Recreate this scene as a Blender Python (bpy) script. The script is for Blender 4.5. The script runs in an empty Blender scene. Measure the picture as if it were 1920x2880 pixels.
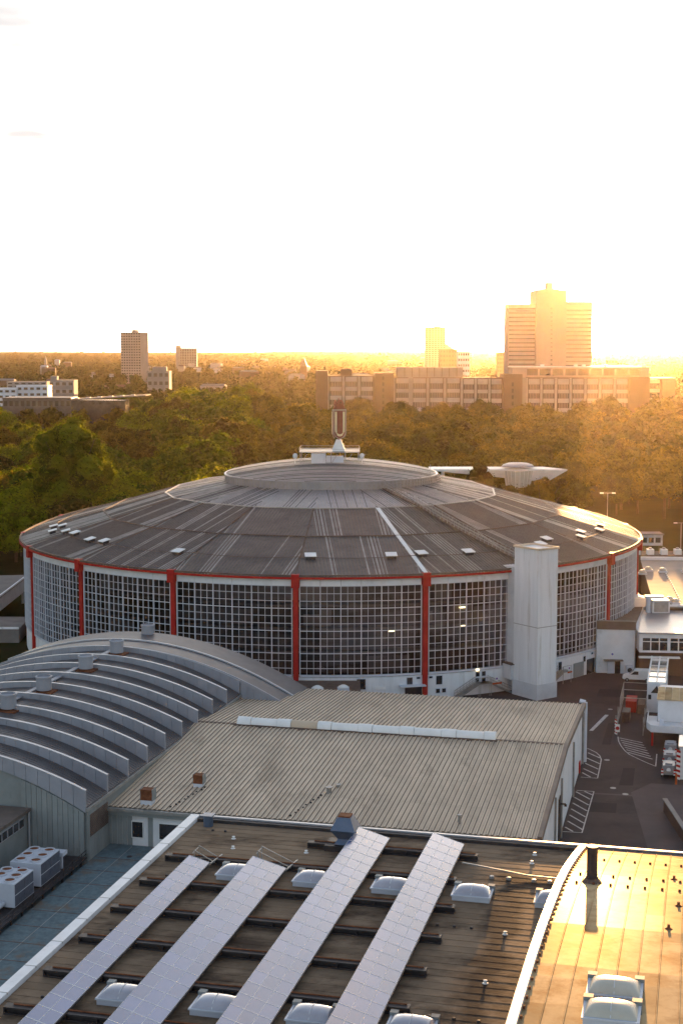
import bpy, math, random
from mathutils import Vector, Matrix
R = math.radians
random.seed(7)
sc = bpy.context.scene
col = sc.collection

# ------------------------------------------------------------------ camera
PITCH = math.atan((1440 - 986) / 4150)
cam_d = bpy.data.cameras.new('camera')
cam = bpy.data.objects.new('camera', cam_d); col.objects.link(cam)
cam.location = (0, 0, 60)
cam.rotation_euler = (R(90) - PITCH, 0, 0)
cam_d.sensor_fit = 'VERTICAL'; cam_d.sensor_height = 36; cam_d.sensor_width = 24
cam_d.lens = 36 * 4150 / 2880
cam_d.clip_start = 1; cam_d.clip_end = 60000
sc.camera = cam
# ------------------------------------------------------------------ sky and sun
SUN_AZ, SUN_EL = 9.85, 4.2
wd = bpy.data.worlds.new('World'); sc.world = wd; wd.use_nodes = True
nt = wd.node_tree; nt.nodes.clear()
out = nt.nodes.new('ShaderNodeOutputWorld'); bg = nt.nodes.new('ShaderNodeBackground')
sky = nt.nodes.new('ShaderNodeTexSky'); sky.sky_type = 'NISHITA'; sky.sun_disc = False
sky.sun_elevation = R(SUN_EL); sky.sun_rotation = R(SUN_AZ)
sky.air_density = 1.0; sky.dust_density = 1.5; sky.ozone_density = 2.0; sky.altitude = 100
bg.inputs['Strength'].default_value = 0.15
hs_ = nt.nodes.new('ShaderNodeHueSaturation'); hs_.inputs['Saturation'].default_value = .56      # thin high cloud veil: a milky, paler sky
nt.links.new(sky.outputs[0], hs_.inputs['Color']); 
tcw = nt.nodes.new('ShaderNodeTexCoord'); sxw = nt.nodes.new('ShaderNodeSeparateXYZ'); nt.links.new(tcw.outputs['Generated'], sxw.inputs[0])
mzw = nt.nodes.new('ShaderNodeMath'); mzw.operation = 'MAXIMUM'; mzw.inputs[1].default_value = .06; nt.links.new(sxw.outputs['Z'], mzw.inputs[0])
cbw = nt.nodes.new('ShaderNodeCombineXYZ')
for kw, iw in (('X',0),('Y',1)):
    dvw = nt.nodes.new('ShaderNodeMath'); dvw.operation = 'DIVIDE'; nt.links.new(sxw.outputs[kw], dvw.inputs[0]); nt.links.new(mzw.outputs[0], dvw.inputs[1]); nt.links.new(dvw.outputs[0], cbw.inputs[iw])
mpw = nt.nodes.new('ShaderNodeMapping'); mpw.inputs['Location'].default_value = (54.4, 20.16, 0); mpw.inputs['Scale'].default_value = (1.0,.8,1); nt.links.new(cbw.outputs[0], mpw.inputs[0])
nzw = nt.nodes.new('ShaderNodeTexNoise'); nzw.inputs['Scale'].default_value = 1.1; nzw.inputs['Detail'].default_value = 4; nzw.inputs['Roughness'].default_value = .5; nt.links.new(mpw.outputs[0], nzw.inputs['Vector'])
mrw = nt.nodes.new('ShaderNodeMapRange'); mrw.interpolation_type = 'SMOOTHSTEP'; mrw.inputs['From Min'].default_value = .52; mrw.inputs['From Max'].default_value = .76; mrw.inputs['To Max'].default_value = .97; nt.links.new(nzw.outputs['Fac'], mrw.inputs['Value'])
mxw = nt.nodes.new('ShaderNodeMix'); mxw.data_type = 'RGBA'; mxw.inputs[7].default_value = (1.28,1.24,1.25,1)     # a few thin grey clouds, all over the sky
nt.links.new(mrw.outputs[0], mxw.inputs[0]); nt.links.new(hs_.outputs[0], mxw.inputs[6]); nt.links.new(mxw.outputs[2], bg.inputs[0]); nt.links.new(bg.outputs[0], out.inputs[0])
sun_d = bpy.data.lights.new('sun', 'SUN'); sun = bpy.data.objects.new('sun', sun_d); col.objects.link(sun)
sun_d.energy = 5.0; sun_d.angle = R(0.53); sun_d.color = (1.0, 0.52, 0.18)
sd = Vector((math.sin(R(SUN_AZ)) * math.cos(R(SUN_EL)), math.cos(R(SUN_AZ)) * math.cos(R(SUN_EL)), math.sin(R(SUN_EL))))
sun.rotation_euler = sd.to_track_quat('Z', 'Y').to_euler()
sun.location = sd * 400 + Vector((0, 0, 100))
# ------------------------------------------------------------------ view
vs = sc.view_settings
vs.view_transform = 'Standard'; vs.look = 'None'; vs.gamma = 1; vs.use_curve_mapping = False
vs.exposure = 2.1
sc.cycles.use_denoising = True; sc.cycles.denoising_prefilter = 'NONE'
sc.cycles.volume_bounces = 1
sc.cycles.max_bounces = 8
sc.cycles.sample_clamp_indirect = 6

# ================================================================== helpers
TH = R(13.67)
UX, UY = math.cos(TH), -math.sin(TH)
WX, WY = math.sin(TH), math.cos(TH)
def world(u, w, z=0.0): return Vector((u * UX + w * WX, u * UY + w * WY, z))
CP, SP = math.cos(PITCH), math.sin(PITCH)
def px(u, v, y):            # a point of the photograph at a known distance (metres along +Y)
    a = (u - 960) / 4150; b = -(v - 1440) / 4150
    d = Vector((a, CP + b * SP, -SP + b * CP)); return Vector((0, 0, 60)) + d * (y / d.y)
def toward(p):
    z = p[2] - 60; f = p[1] * CP - z * SP; up = p[1] * SP + z * CP
    return 960 + 4150 * p[0] / f, 1440 - 4150 * up / f

class MB:
    def __init__(s): s.v = []; s.f = []; s.m = []
    def add(s, vs_, fs, mi=0):
        n = len(s.v); s.v += [tuple(p) for p in vs_]
        for f in fs: s.f.append(tuple(i + n for i in f)); s.m.append(mi)
        return s
    def hexa(s, p, mi=0):   # 8 corners: bottom 0-3, top 4-7
        return s.add(p, [(3,2,1,0),(4,5,6,7),(0,1,5,4),(1,2,6,5),(2,3,7,6),(3,0,4,7)], mi)
    def box(s, x0, x1, y0, y1, z0, z1, mi=0):
        return s.hexa([(x0,y0,z0),(x1,y0,z0),(x1,y1,z0),(x0,y1,z0),(x0,y0,z1),(x1,y0,z1),(x1,y1,z1),(x0,y1,z1)], mi)
    def quad(s, a, b, c, d, mi=0): return s.add([a,b,c,d], [(0,1,2,3)], mi)
    def prism(s, poly, z0, z1, mi=0):
        n = len(poly)
        vs_ = [(x,y,z0) for x,y in poly] + [(x,y,z1) for x,y in poly]
        fs = [tuple(range(n-1,-1,-1)), tuple(range(n,2*n))] + [(i,(i+1)%n,n+(i+1)%n,n+i) for i in range(n)]
        return s.add(vs_, fs, mi)
    def extr(s, poly, axis, a0, a1, mi=0):     # poly in the other two axes (in x,y,z order)
        n = len(poly)
        def pt(p, a):
            return (a,p[0],p[1]) if axis == 0 else (p[0],a,p[1])
        vs_ = [pt(p,a0) for p in poly] + [pt(p,a1) for p in poly]
        fs = [tuple(range(n-1,-1,-1)), tuple(range(n,2*n))] + [(i,(i+1)%n,n+(i+1)%n,n+i) for i in range(n)]
        return s.add(vs_, fs, mi)
    def bar(s, p, q, w, h, mi=0, up=(0,0,1)):
        p = Vector(p); q = Vector(q); d = (q-p).normalized(); u = Vector(up)
        if abs(d.dot(u)) > .98: u = Vector((0,1,0))
        a = d.cross(u).normalized(); b = a.cross(d).normalized()
        a *= w/2; b *= h/2
        return s.hexa([p-a-b,p+a-b,q+a-b,q-a-b,p-a+b,p+a+b,q+a+b,q-a+b], mi)
    def tube(s, p, q, r, n=8, mi=0, r2=None, caps=True):
        p = Vector(p); q = Vector(q); d = (q-p).normalized()
        u = Vector((0,0,1)) if abs(d.z) < .95 else Vector((1,0,0))
        a = d.cross(u).normalized(); b = a.cross(d); r2 = r if r2 is None else r2
        vs_ = [p + (a*math.cos(2*math.pi*i/n) + b*math.sin(2*math.pi*i/n))*r for i in range(n)] + \
              [q + (a*math.cos(2*math.pi*i/n) + b*math.sin(2*math.pi*i/n))*r2 for i in range(n)]
        fs = [(i,(i+1)%n,n+(i+1)%n,n+i) for i in range(n)]
        if caps: fs += [tuple(range(n-1,-1,-1)), tuple(range(n,2*n))]
        return s.add(vs_, fs, mi)
    def path(s, pts, w, h, mi=0):
        for i in range(len(pts)-1): s.bar(pts[i], pts[i+1], w, h, mi)
        return s
    def lathe(s, prof, c=(0,0), n=16, mi=0):
        vs_ = []; fs = []
        for r,z in prof: vs_ += [(c[0]+r*math.cos(2*math.pi*i/n), c[1]+r*math.sin(2*math.pi*i/n), z) for i in range(n)]
        for k in range(len(prof)-1):
            for i in range(n): fs.append((k*n+i, k*n+(i+1)%n, (k+1)*n+(i+1)%n, (k+1)*n+i))
        fs.append(tuple(range(n-1,-1,-1))); fs.append(tuple(range((len(prof)-1)*n, len(prof)*n)))
        return s.add(vs_, fs, mi)

SUB = {}       # frame origin that a thing's meshes are relative to
def mesh_of(name, mb, mats, off=(0,0,0), smooth=False):
    me = bpy.data.meshes.new(name)
    me.from_pydata([(x-off[0], y-off[1], z-off[2]) for x,y,z in mb.v], [], mb.f)
    if not isinstance(mats, (list, tuple)): mats = [mats]
    for m in mats: me.materials.append(m)
    if len(mats) > 1: me.polygons.foreach_set('material_index', mb.m)
    if smooth: me.polygons.foreach_set('use_smooth', [True]*len(me.polygons))
    me.update(); return me
def tag(o, label=None, cat=None, group=None, kind=None):
    if label: o['label'] = label
    if cat: o['category'] = cat
    if group: o['group'] = group
    if kind: o['kind'] = kind
    return o
def place(o, org, fr):
    if fr == 'C': o.location = world(*org); o.rotation_euler = (0, 0, -TH); SUB[o.name] = org
    elif fr == 'W': o.location = org; SUB[o.name] = org
    else: o.location = org; SUB[o.name] = (0,0,0)          # 'L': meshes are written relative to org
def thing(name, label, cat, org, fr='C', group=None, kind=None, rz=None):
    o = bpy.data.objects.new(name, None); col.objects.link(o); place(o, org, fr)
    if rz is not None: o.rotation_euler = (0,0,rz)
    o.empty_display_size = .5
    return tag(o, label, cat, group, kind)
def solo(name, mb, mats, label, cat, org, fr='C', group=None, kind=None, smooth=False, rz=None):
    o = bpy.data.objects.new(name, None if mb is None else mesh_of(name, mb, mats, org if fr != 'L' else (0,0,0), smooth))
    col.objects.link(o); place(o, org, fr)
    if rz is not None: o.rotation_euler = (0,0,rz)
    return tag(o, label, cat, group, kind)
def part(name, mb, mats, parent, smooth=False, kind=None, label=None):
    off = SUB[parent.name]
    o = bpy.data.objects.new(name, mesh_of(name, mb, mats, off, smooth)); col.objects.link(o)
    o.parent = parent; SUB[o.name] = off
    return tag(o, label, kind=kind)
def piece(name, me, parent, loc=(0,0,0), rot=(0,0,0)):
    off = SUB[parent.name]
    o = bpy.data.objects.new(name, me); col.objects.link(o); o.parent = parent
    o.location = (loc[0]-off[0], loc[1]-off[1], loc[2]-off[2]); o.rotation_euler = rot
    SUB[o.name] = off; return o

# ------------------------------------------------------------------ materials
def mat(name, c, rough=.7, metal=0., ns=.6, na=.18, rv=0., bump=0., bs=8., spec=.14, dirt=None, ds=.25, dt=.55, stretch=(1,1,1), emit=None):
    m = bpy.data.materials.new(name); m.use_nodes = True
    t = m.node_tree; N = t.nodes; L = t.links; b = N['Principled BSDF']
    geo = N.new('ShaderNodeNewGeometry'); mp = N.new('ShaderNodeMapping'); mp.inputs['Scale'].default_value = stretch
    L.new(geo.outputs['Position'], mp.inputs['Vector'])
    no = N.new('ShaderNodeTexNoise'); no.inputs['Scale'].default_value = ns; no.inputs['Detail'].default_value = 5; no.inputs['Roughness'].default_value = .65
    L.new(mp.outputs[0], no.inputs['Vector'])
    mr = N.new('ShaderNodeMapRange'); mr.inputs['From Min'].default_value = .28; mr.inputs['From Max'].default_value = .72
    mr.inputs['To Min'].default_value = 1-na; mr.inputs['To Max'].default_value = 1+na
    L.new(no.outputs['Fac'], mr.inputs['Value']); fac = mr.outputs[0]
    if rv:
        oi = N.new('ShaderNodeObjectInfo'); m2 = N.new('ShaderNodeMapRange')
        m2.inputs['To Min'].default_value = 1-rv; m2.inputs['To Max'].default_value = 1+rv
        L.new(oi.outputs['Random'], m2.inputs['Value'])
        mu = N.new('ShaderNodeMath'); mu.operation = 'MULTIPLY'; L.new(fac, mu.inputs[0]); L.new(m2.outputs[0], mu.inputs[1]); fac = mu.outputs[0]
    sca = N.new('ShaderNodeVectorMath'); sca.operation = 'SCALE'; sca.inputs[0].default_value = c[:3]; L.new(fac, sca.inputs['Scale'])
    cur = sca.outputs[0]
    if dirt:
        n2 = N.new('ShaderNodeTexNoise'); n2.inputs['Scale'].default_value = ds; n2.inputs['Detail'].default_value = 6; n2.inputs['Roughness'].default_value = .7
        L.new(mp.outputs[0], n2.inputs['Vector'])
        r2 = N.new('ShaderNodeMapRange'); r2.inputs['From Min'].default_value = dt; r2.inputs['From Max'].default_value = dt+.15
        L.new(n2.outputs['Fac'], r2.inputs['Value'])
        mx = N.new('ShaderNodeMix'); mx.data_type = 'RGBA'; mx.inputs[7].default_value = (*dirt, 1)
        L.new(r2.outputs[0], mx.inputs[0]); L.new(cur, mx.inputs[6]); cur = mx.outputs[2]
    L.new(cur, b.inputs['Base Color'])
    b.inputs['Roughness'].default_value = rough; b.inputs['Metallic'].default_value = metal; b.inputs['Specular IOR Level'].default_value = spec
    if bump:
        bn = N.new('ShaderNodeTexNoise'); bn.inputs['Scale'].default_value = bs; bn.inputs['Detail'].default_value = 4
        L.new(mp.outputs[0], bn.inputs['Vector'])
        bp = N.new('ShaderNodeBump'); bp.inputs['Strength'].default_value = bump; bp.inputs['Distance'].default_value = .05
        L.new(bn.outputs['Fac'], bp.inputs['Height']); L.new(bp.outputs[0], b.inputs['Normal'])
    if emit: b.inputs['Emission Color'].default_value = (*emit[:3],1); b.inputs['Emission Strength'].default_value = emit[3]
    return m

M = {}
M['white'] = mat('white_paint', (.62,.62,.64), .55, ns=.35, na=.10, dirt=(.42,.41,.40), ds=.18, dt=.58)
M['streaked'] = mat('rain_streaked_white', (.63,.63,.65), .6, ns=.9, na=.09, dirt=(.47,.45,.43), ds=1.1, dt=.56, stretch=(1,1,.07))
M['white2'] = mat('white_metal', (.52,.54,.60), .45, ns=.5, na=.08, rv=.06)
M['offwhite'] = mat('stained_white_render', (.50,.50,.52), .75, ns=.3, na=.14, dirt=(.30,.25,.22), ds=.22, dt=.6)
M['red'] = mat('red_paint', (.36,.020,.016), .55, ns=.8, na=.2)
M['roofdark'] = mat('dark_sheet_metal', (.135,.106,.093), .5, .15, ns=.22, na=.30, rv=.16, stretch=(1,1,1), dirt=(.07,.055,.05), ds=.35, dt=.56)
M['rooflight'] = mat('pale_sheet_metal', (.27,.27,.29), .42, .35, spec=.4, ns=.3, na=.2, rv=.10, dirt=(.18,.17,.17), ds=.3, dt=.55)
M['seam'] = mat('dark_seam', (.10,.09,.09), .5, .2, ns=1.2, na=.35)
M['seamlight'] = mat('worn_bright_seam', (.29,.275,.27), .45, .3, ns=.5, na=.3)
M['curb'] = mat('brown_roof_curb', (.12,.085,.07), .7, ns=.8, na=.3)
M['hatch'] = mat('white_hatch', (.72,.71,.70), .5, ns=.6, na=.08)
M['steel'] = mat('galvanised_steel', (.30,.29,.28), .5, .5, ns=1, na=.2)
M['darksteel'] = mat('dark_steel', (.055,.048,.05), .55, .4, ns=1.5, na=.3)
M['rust'] = mat('rust', (.16,.06,.03), .85, ns=2, na=.45)
M['beigetrough'] = mat('dirty_sheet_trough', (.17,.135,.105), .7, ns=.5, na=.25)
M['beige'] = mat('beige_sheet', (.53,.415,.31), .6, 0, ns=.35, na=.14, rv=.08, dirt=(.36,.28,.205), ds=.30, dt=.54, stretch=(1,.3,1))
M['beigecap'] = mat('brown_rake_flashing', (.13,.10,.085), .6, ns=.5, na=.2)
M['greymetal'] = mat('grey_arch_sheet', (.100,.094,.100), .45, .3, ns=.35, na=.2, rv=.08, dirt=(.075,.07,.075), ds=.25, dt=.57)
M['fin'] = mat('pale_fin_cladding', (.28,.285,.32), .5, .1, ns=.5, na=.12, rv=.06)
M['fincap'] = mat('fin_coping', (.42,.42,.45), .4, .3, ns=.6, na=.12)
M['clad'] = mat('grey_green_cladding', (.22,.235,.235), .6, ns=.4, na=.12, rv=.08, dirt=(.14,.14,.13), ds=.3, dt=.6)
M['felt'] = mat('brown_roofing_felt', (.19,.136,.094), .85, spec=.06, ns=.5, na=.22, rv=.10, bump=.25, bs=6, dirt=(.062,.043,.032), ds=.22, dt=.50, stretch=(.6,1,1))
M['gold'] = mat('weathered_roof_sheet', (.36,.27,.16), .7, 0, spec=0, ns=.5, na=.22, rv=.32, bump=.06, bs=1.5, dirt=(.20,.11,.05), ds=.16, dt=.48)
def add_gloss(m, fac, rough, c):
    t = m.node_tree; N = t.nodes; L = t.links; b = N['Principled BSDF']; o = N['Material Output']
    g = N.new('ShaderNodeBsdfGlossy'); g.inputs['Roughness'].default_value = rough; g.inputs[0].default_value = (*c,1)
    mx = N.new('ShaderNodeMixShader'); mx.inputs[0].default_value = fac
    if b.inputs['Normal'].links: L.new(b.inputs['Normal'].links[0].from_socket, g.inputs['Normal'])
    L.new(b.outputs[0], mx.inputs[1]); L.new(g.outputs[0], mx.inputs[2]); L.new(mx.outputs[0], o.inputs['Surface'])
add_gloss(M['gold'], .011, .30, (1,.9,.7))
M['trim'] = mat('white_edge_trim', (.68,.68,.70), .45, ns=.6, na=.10, dirt=(.45,.45,.46), ds=.5, dt=.6)
M['asphalt'] = mat('asphalt', (.062,.048,.047), .9, ns=.12, na=.22, bump=.2, bs=12, dirt=(.042,.034,.034), ds=.09, dt=.52)
M['asphalt2'] = mat('pale_asphalt', (.092,.076,.076), .9, ns=.15, na=.18, bump=.2, bs=12)
M['asphaltdark'] = mat('dark_asphalt', (.036,.030,.031), .9, ns=.4, na=.2)
M['paint'] = mat('road_paint', (.42,.41,.40), .8, ns=1.5, na=.3, dirt=(.14,.13,.13), ds=1.2, dt=.58)
M['lowroof'] = mat('mossy_blue_grey_roof', (.11,.15,.17), .9, ns=1.6, na=.26, bump=.3, bs=5, dirt=(.15,.118,.088), ds=.30, dt=.54)
M['pv'] = mat('solar_cell', (.060,.090,.22), .20, ns=.4, na=.12, rv=.20, spec=1.0)
M['pv'].node_tree.nodes['Principled BSDF'].inputs['IOR'].default_value = 1.75
M['pvframe'] = mat('solar_frame', (.55,.55,.57), .45, .0, ns=1, na=.1)
M['ground'] = mat('grassy_ground', (.022,.024,.010), 1.0, spec=0, ns=.05, na=.4, dirt=(.03,.025,.014), ds=.03, dt=.5)
M['brick'] = mat('brown_brick', (.125,.078,.058), .85, ns=.15, na=.15)
M['spandrel'] = mat('pale_spandrel', (.33,.29,.275), .65, ns=.3, na=.12, rv=.08)
M['officewin'] = mat('bronze_window', (.06,.04,.028), .22, ns=.3, na=.4, rv=.35, spec=.8)
M['concrete'] = mat('pale_concrete', (.24,.215,.20), .8, ns=.2, na=.14)
M['pinkblock'] = mat('pinkish_concrete', (.33,.245,.215), .8, ns=.12, na=.12)
M['darkwin'] = mat('dark_window', (.025,.024,.028), .15, ns=.5, na=.5, rv=.5, spec=.8)
M['roofred'] = mat('roof_tile', (.15,.085,.065), .85, ns=.3, na=.25, rv=.3)
M['roofgrey'] = mat('grey_flat_roof', (.17,.155,.15), .8, ns=.2, na=.25, rv=.2)
M['cream'] = mat('cream_emblem', (.62,.55,.36), .5, ns=.8, na=.12)
M['emblemred'] = mat('emblem_red', (.20,.05,.04), .5, ns=1, na=.2)
M['emblemgrey'] = mat('emblem_outline', (.34,.29,.24), .5, ns=1, na=.15)
M['lamp'] = mat('lit_lamp', (.9,.85,.6), .5, emit=(1,.78,.38,2.2))
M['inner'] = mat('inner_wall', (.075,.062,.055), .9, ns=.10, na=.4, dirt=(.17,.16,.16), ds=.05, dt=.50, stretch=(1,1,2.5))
M['slab'] = mat('gallery_edge', (.20,.19,.185), .8, ns=.3, na=.2)
M['bluecowl'] = mat('blue_grey_cowl', (.10,.13,.19), .4, .4, ns=1, na=.15)
M['haz_white'] = mat('hazard_white', (.7,.68,.66), .6, ns=1, na=.1)
M['orange'] = mat('orange_paint', (.42,.08,.02), .5, ns=1, na=.15)
M['tyre'] = mat('tyre', (.02,.02,.02), .9, ns=3, na=.2)
M['blue'] = mat('sign_blue', (.04,.06,.35), .5, ns=2, na=.1)
M['coil'] = mat('coil_fins', (.10,.11,.145), .5, .3, ns=3, na=.2)
M['bark'] = mat('bark', (.07,.05,.035), .95, ns=2, na=.3)

def glass_mat():
    m = bpy.data.materials.new('hall_glass'); m.use_nodes = True
    t = m.node_tree; N = t.nodes; L = t.links; N.clear()
    o = N.new('ShaderNodeOutputMaterial'); mx = N.new('ShaderNodeMixShader')
    tr = N.new('ShaderNodeBsdfTransparent'); tr.inputs[0].default_value = (.50,.50,.54,1)
    gl = N.new('ShaderNodeBsdfGlossy'); gl.inputs['Roughness'].default_value = .06; gl.inputs[0].default_value = (.9,.92,1,1)
    fr = N.new('ShaderNodeFresnel'); fr.inputs['IOR'].default_value = 1.85
    L.new(fr.outputs[0], mx.inputs[0]); L.new(tr.outputs[0], mx.inputs[1]); L.new(gl.outputs[0], mx.inputs[2]); L.new(mx.outputs[0], o.inputs[0])
    return m
M['glass'] = glass_mat()
def dome_mat():
    m = mat('skylight_dome', (.34,.33,.38), .15, ns=.8, na=.15, spec=.9)
    return m
M['dome'] = dome_mat()
M['domeopal'] = mat('opal_dome', (.45,.42,.36), .3, ns=1, na=.1)

def leaf_mat(name, c1, c2, tr=.45):
    m = bpy.data.materials.new(name); m.use_nodes = True
    t = m.node_tree; N = t.nodes; L = t.links; N.clear()
    o = N.new('ShaderNodeOutputMaterial'); mx = N.new('ShaderNodeMixShader'); mx.inputs[0].default_value = tr
    d = N.new('ShaderNodeBsdfDiffuse'); s = N.new('ShaderNodeBsdfTranslucent')
    oi = N.new('ShaderNodeObjectInfo'); geo = N.new('ShaderNodeNewGeometry')
    no = N.new('ShaderNodeTexNoise'); no.inputs['Scale'].default_value = .35; no.inputs['Detail'].default_value = 3
    L.new(geo.outputs['Position'], no.inputs['Vector'])
    ad = N.new('ShaderNodeMath'); ad.operation = 'ADD'; L.new(oi.outputs['Random'], ad.inputs[0]); L.new(no.outputs['Fac'], ad.inputs[1])
    hf = N.new('ShaderNodeMath'); hf.operation = 'MULTIPLY_ADD'; hf.inputs[1].default_value = 1.0; hf.inputs[2].default_value = -.5; L.new(ad.outputs[0], hf.inputs[0])
    c = N.new('ShaderNodeMix'); c.data_type = 'RGBA'; c.inputs[6].default_value = (*c1,1); c.inputs[7].default_value = (*c2,1); c.clamp_factor = True
    L.new(hf.outputs[0], c.inputs[0])
    mi = N.new('ShaderNodeMapRange'); mi.inputs['To Min'].default_value = .45; mi.inputs['To Max'].default_value = 1.55; L.new(geo.outputs['Random Per Island'], mi.inputs['Value'])
    lv = N.new('ShaderNodeVectorMath'); lv.operation = 'SCALE'; L.new(c.outputs[2], lv.inputs[0]); L.new(mi.outputs[0], lv.inputs['Scale'])
    L.new(lv.outputs[0], d.inputs[0]); vm = N.new('ShaderNodeVectorMath'); vm.operation = 'MULTIPLY'; vm.inputs[1].default_value = (2.3,2.1,1.2); L.new(lv.outputs[0], vm.inputs[0]); L.new(vm.outputs[0], s.inputs[0])
    L.new(d.outputs[0], mx.inputs[1]); L.new(s.outputs[0], mx.inputs[2]); L.new(mx.outputs[0], o.inputs[0])
    return m
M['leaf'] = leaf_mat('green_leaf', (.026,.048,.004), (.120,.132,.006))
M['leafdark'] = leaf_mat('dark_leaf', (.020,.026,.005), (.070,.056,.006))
M['leaffar'] = leaf_mat('far_leaf', (.022,.027,.009), (.050,.043,.012), .3)

# ================================================================== the setting
def sstep(a, b, x):
    t = min(1, max(0, (x-a)/(b-a))); return t*t*(3-2*t)
def terrain_z(x, y):
    z = 16*sstep(430, 860, y) + 6*sstep(900, 1600, y) + 14*sstep(1800, 6000, y)
    h = .5 + .5*math.sin(x*.0011+1.3) * math.cos(x*.00037+y*.0004)
    z += sstep(4500, 9500, y) * (5 + 17*h) * (1 if x > -600 else .6)
    if y > 700: z += (math.sin(x*.013)*math.cos(y*.009))*1.6
    return z
ys = [-60, 0, 60, 120, 180, 240, 300, 360, 400, 430] + [430+25*i for i in range(1, 20)] + [930+110*i for i in range(1, 20)] + [3200+400*i for i in range(0, 20)] + [11200, 12500, 14000]
tb = MB(); NX = 61
for y in ys:
    hw = 240 + max(0, y)*.55
    for i in range(NX):
        x = -hw + 2*hw*i/(NX-1); tb.v.append((x, y, terrain_z(x, y) - .02))
for j in range(len(ys)-1):
    for i in range(NX-1):
        a = j*NX+i; tb.f.append((a, a+1, a+NX+1, a+NX)); tb.m.append(0)
solo('terrain', tb, M['ground'], 'grassy ground rolling away to hazy hills at the horizon', 'terrain', (0,0,0), 'W', kind='structure', smooth=True)
yb = MB().quad(world(-75,60,.0), world(60,60,0), world(60,330,0), world(-75,330,0))
solo('asphalt_yard', yb, M['asphalt'], 'dark asphalt service yard between the halls', 'yard', (0,0,0), 'W', kind='structure')
yb = MB().quad((60,376,0), (150,376,0), (165,505,0), (55,505,0))
for p in range(4): yb.v[p] = (yb.v[p][0], yb.v[p][1], .004)
solo('car_park', yb, M['asphalt2'], 'pale asphalt car park behind the arena at right', 'car park', (0,0,0), 'W', kind='structure')
yb = MB().prism([(p.x,p.y) for p in (world(-4,170), world(14,170), world(14,205), world(-5.5,205), world(-8,200))], -.01, .004)
solo('pavement', yb, M['asphalt2'], 'lighter paved strip beside the low yard wall', 'pavement', (0,0,0), 'W', kind='structure')

# ================================================================== arena
AC = (-2.2, 312.5, 0)
PH = -5.0
A = thing('arena_hall', 'huge round arena with gridded glass wall, red columns and shallow domed metal roof', 'arena', AC, 'L')
def pol(a, r, z): return (r*math.sin(R(a)), -r*math.cos(R(a)), z)
RW = 64.0
Z_PL, Z_GB, Z_GT, Z_FT, Z_EV = 4.2, 4.5, 20.1, 21.25, 21.95
# plinth
pm = MB(); n = 108
for i in range(n):
    a0, a1 = i*360/n, (i+1)*360/n
    pm.hexa([pol(a0,61.5,0), pol(a0,63.9,0), pol(a1,63.9,0), pol(a1,61.5,0), pol(a0,61.5,Z_PL), pol(a0,63.9,Z_PL), pol(a1,63.9,Z_PL), pol(a1,61.5,Z_PL)])
part('plinth_wall', pm, M['streaked'], A)
# interior seen through the glass
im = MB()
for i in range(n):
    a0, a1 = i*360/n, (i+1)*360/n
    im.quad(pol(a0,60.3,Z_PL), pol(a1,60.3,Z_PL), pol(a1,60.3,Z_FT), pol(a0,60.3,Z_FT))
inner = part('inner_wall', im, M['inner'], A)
for z0, th in ((8.2,.35), (12.3,.35), (16.3,.4)):
    sm = MB()
    for i in range(n):
        a0, a1 = i*360/n, (i+1)*360/n
        sm.hexa([pol(a0,60.3,z0), pol(a0,62.9,z0), pol(a1,62.9,z0), pol(a1,60.3,z0), pol(a0,60.3,z0+th), pol(a0,62.9,z0+th), pol(a1,62.9,z0+th), pol(a1,60.3,z0+th)])
    part('gallery_floor', sm, M['slab'], A)
rs_ = random.Random(5)
for i in range(30):     # panels and blinds behind the glass
    a = rs_.uniform(-80, 80); zb = rs_.choice([4.6,8.6,12.7,16.8]); wdt = rs_.uniform(1.5,5); hh = rs_.uniform(1.6,3.2)
    bm_ = MB(); k = max(2,int(wdt/1.2)); rr = rs_.uniform(60.9,62.2)
    for q in range(k):
        b0 = a+wdt*q/k; b1 = a+wdt*(q+1)/k
        bm_.hexa([pol(b0,rr-.1,zb), pol(b0,rr,zb), pol(b1,rr,zb), pol(b1,rr-.1,zb), pol(b0,rr-.1,zb+hh), pol(b0,rr,zb+hh), pol(b1,rr,zb+hh), pol(b1,rr-.1,zb+hh)])
    part('partition', bm_, M[rs_.choice(['slab','slab','concrete','curb'])], inner)
for a_s, a_e, z0_, z1_, m_ in ((-62,-48,16.9,19.9,'slab'),(-42,-27,16.9,19.8,'slab'),(-22,4,17.4,19.9,'concrete'),(17,20,16.9,19.9,'slab'),(-24,-12,12.9,15.6,'slab'),(2,9,8.7,11.0,'slab'),(24,30,12.8,15.4,'slab'),(44,50,8.7,15.0,'slab'),(-40,-34,8.7,11.6,'concrete'),(6,13,4.7,7.6,'slab')):
    bm_ = MB(); k = int((a_e-a_s)/1.5)
    for q in range(k):
        b0 = a_s+(a_e-a_s)*q/k; b1 = a_s+(a_e-a_s)*(q+1)/k
        bm_.hexa([pol(b0,62.3,z0_), pol(b0,62.4,z0_), pol(b1,62.4,z0_), pol(b1,62.3,z0_), pol(b0,62.3,z1_), pol(b0,62.4,z1_), pol(b1,62.4,z1_), pol(b1,62.3,z1_)])
    part('blind', bm_, M[m_], inner)
for a, z in ((9.6,11.7), (21.6,15.2), (21.9,12.0), (-32,8.0)):
    lm = MB(); lm.hexa([pol(a,61.9,z), pol(a,62.1,z), pol(a+1.0,62.1,z), pol(a+1.0,61.9,z), pol(a,61.9,z+.22), pol(a,62.1,z+.22), pol(a+1.0,62.1,z+.22), pol(a+1.0,61.9,z+.22)])
    part('ceiling_lamp', lm, M['lamp'], inner)
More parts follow.
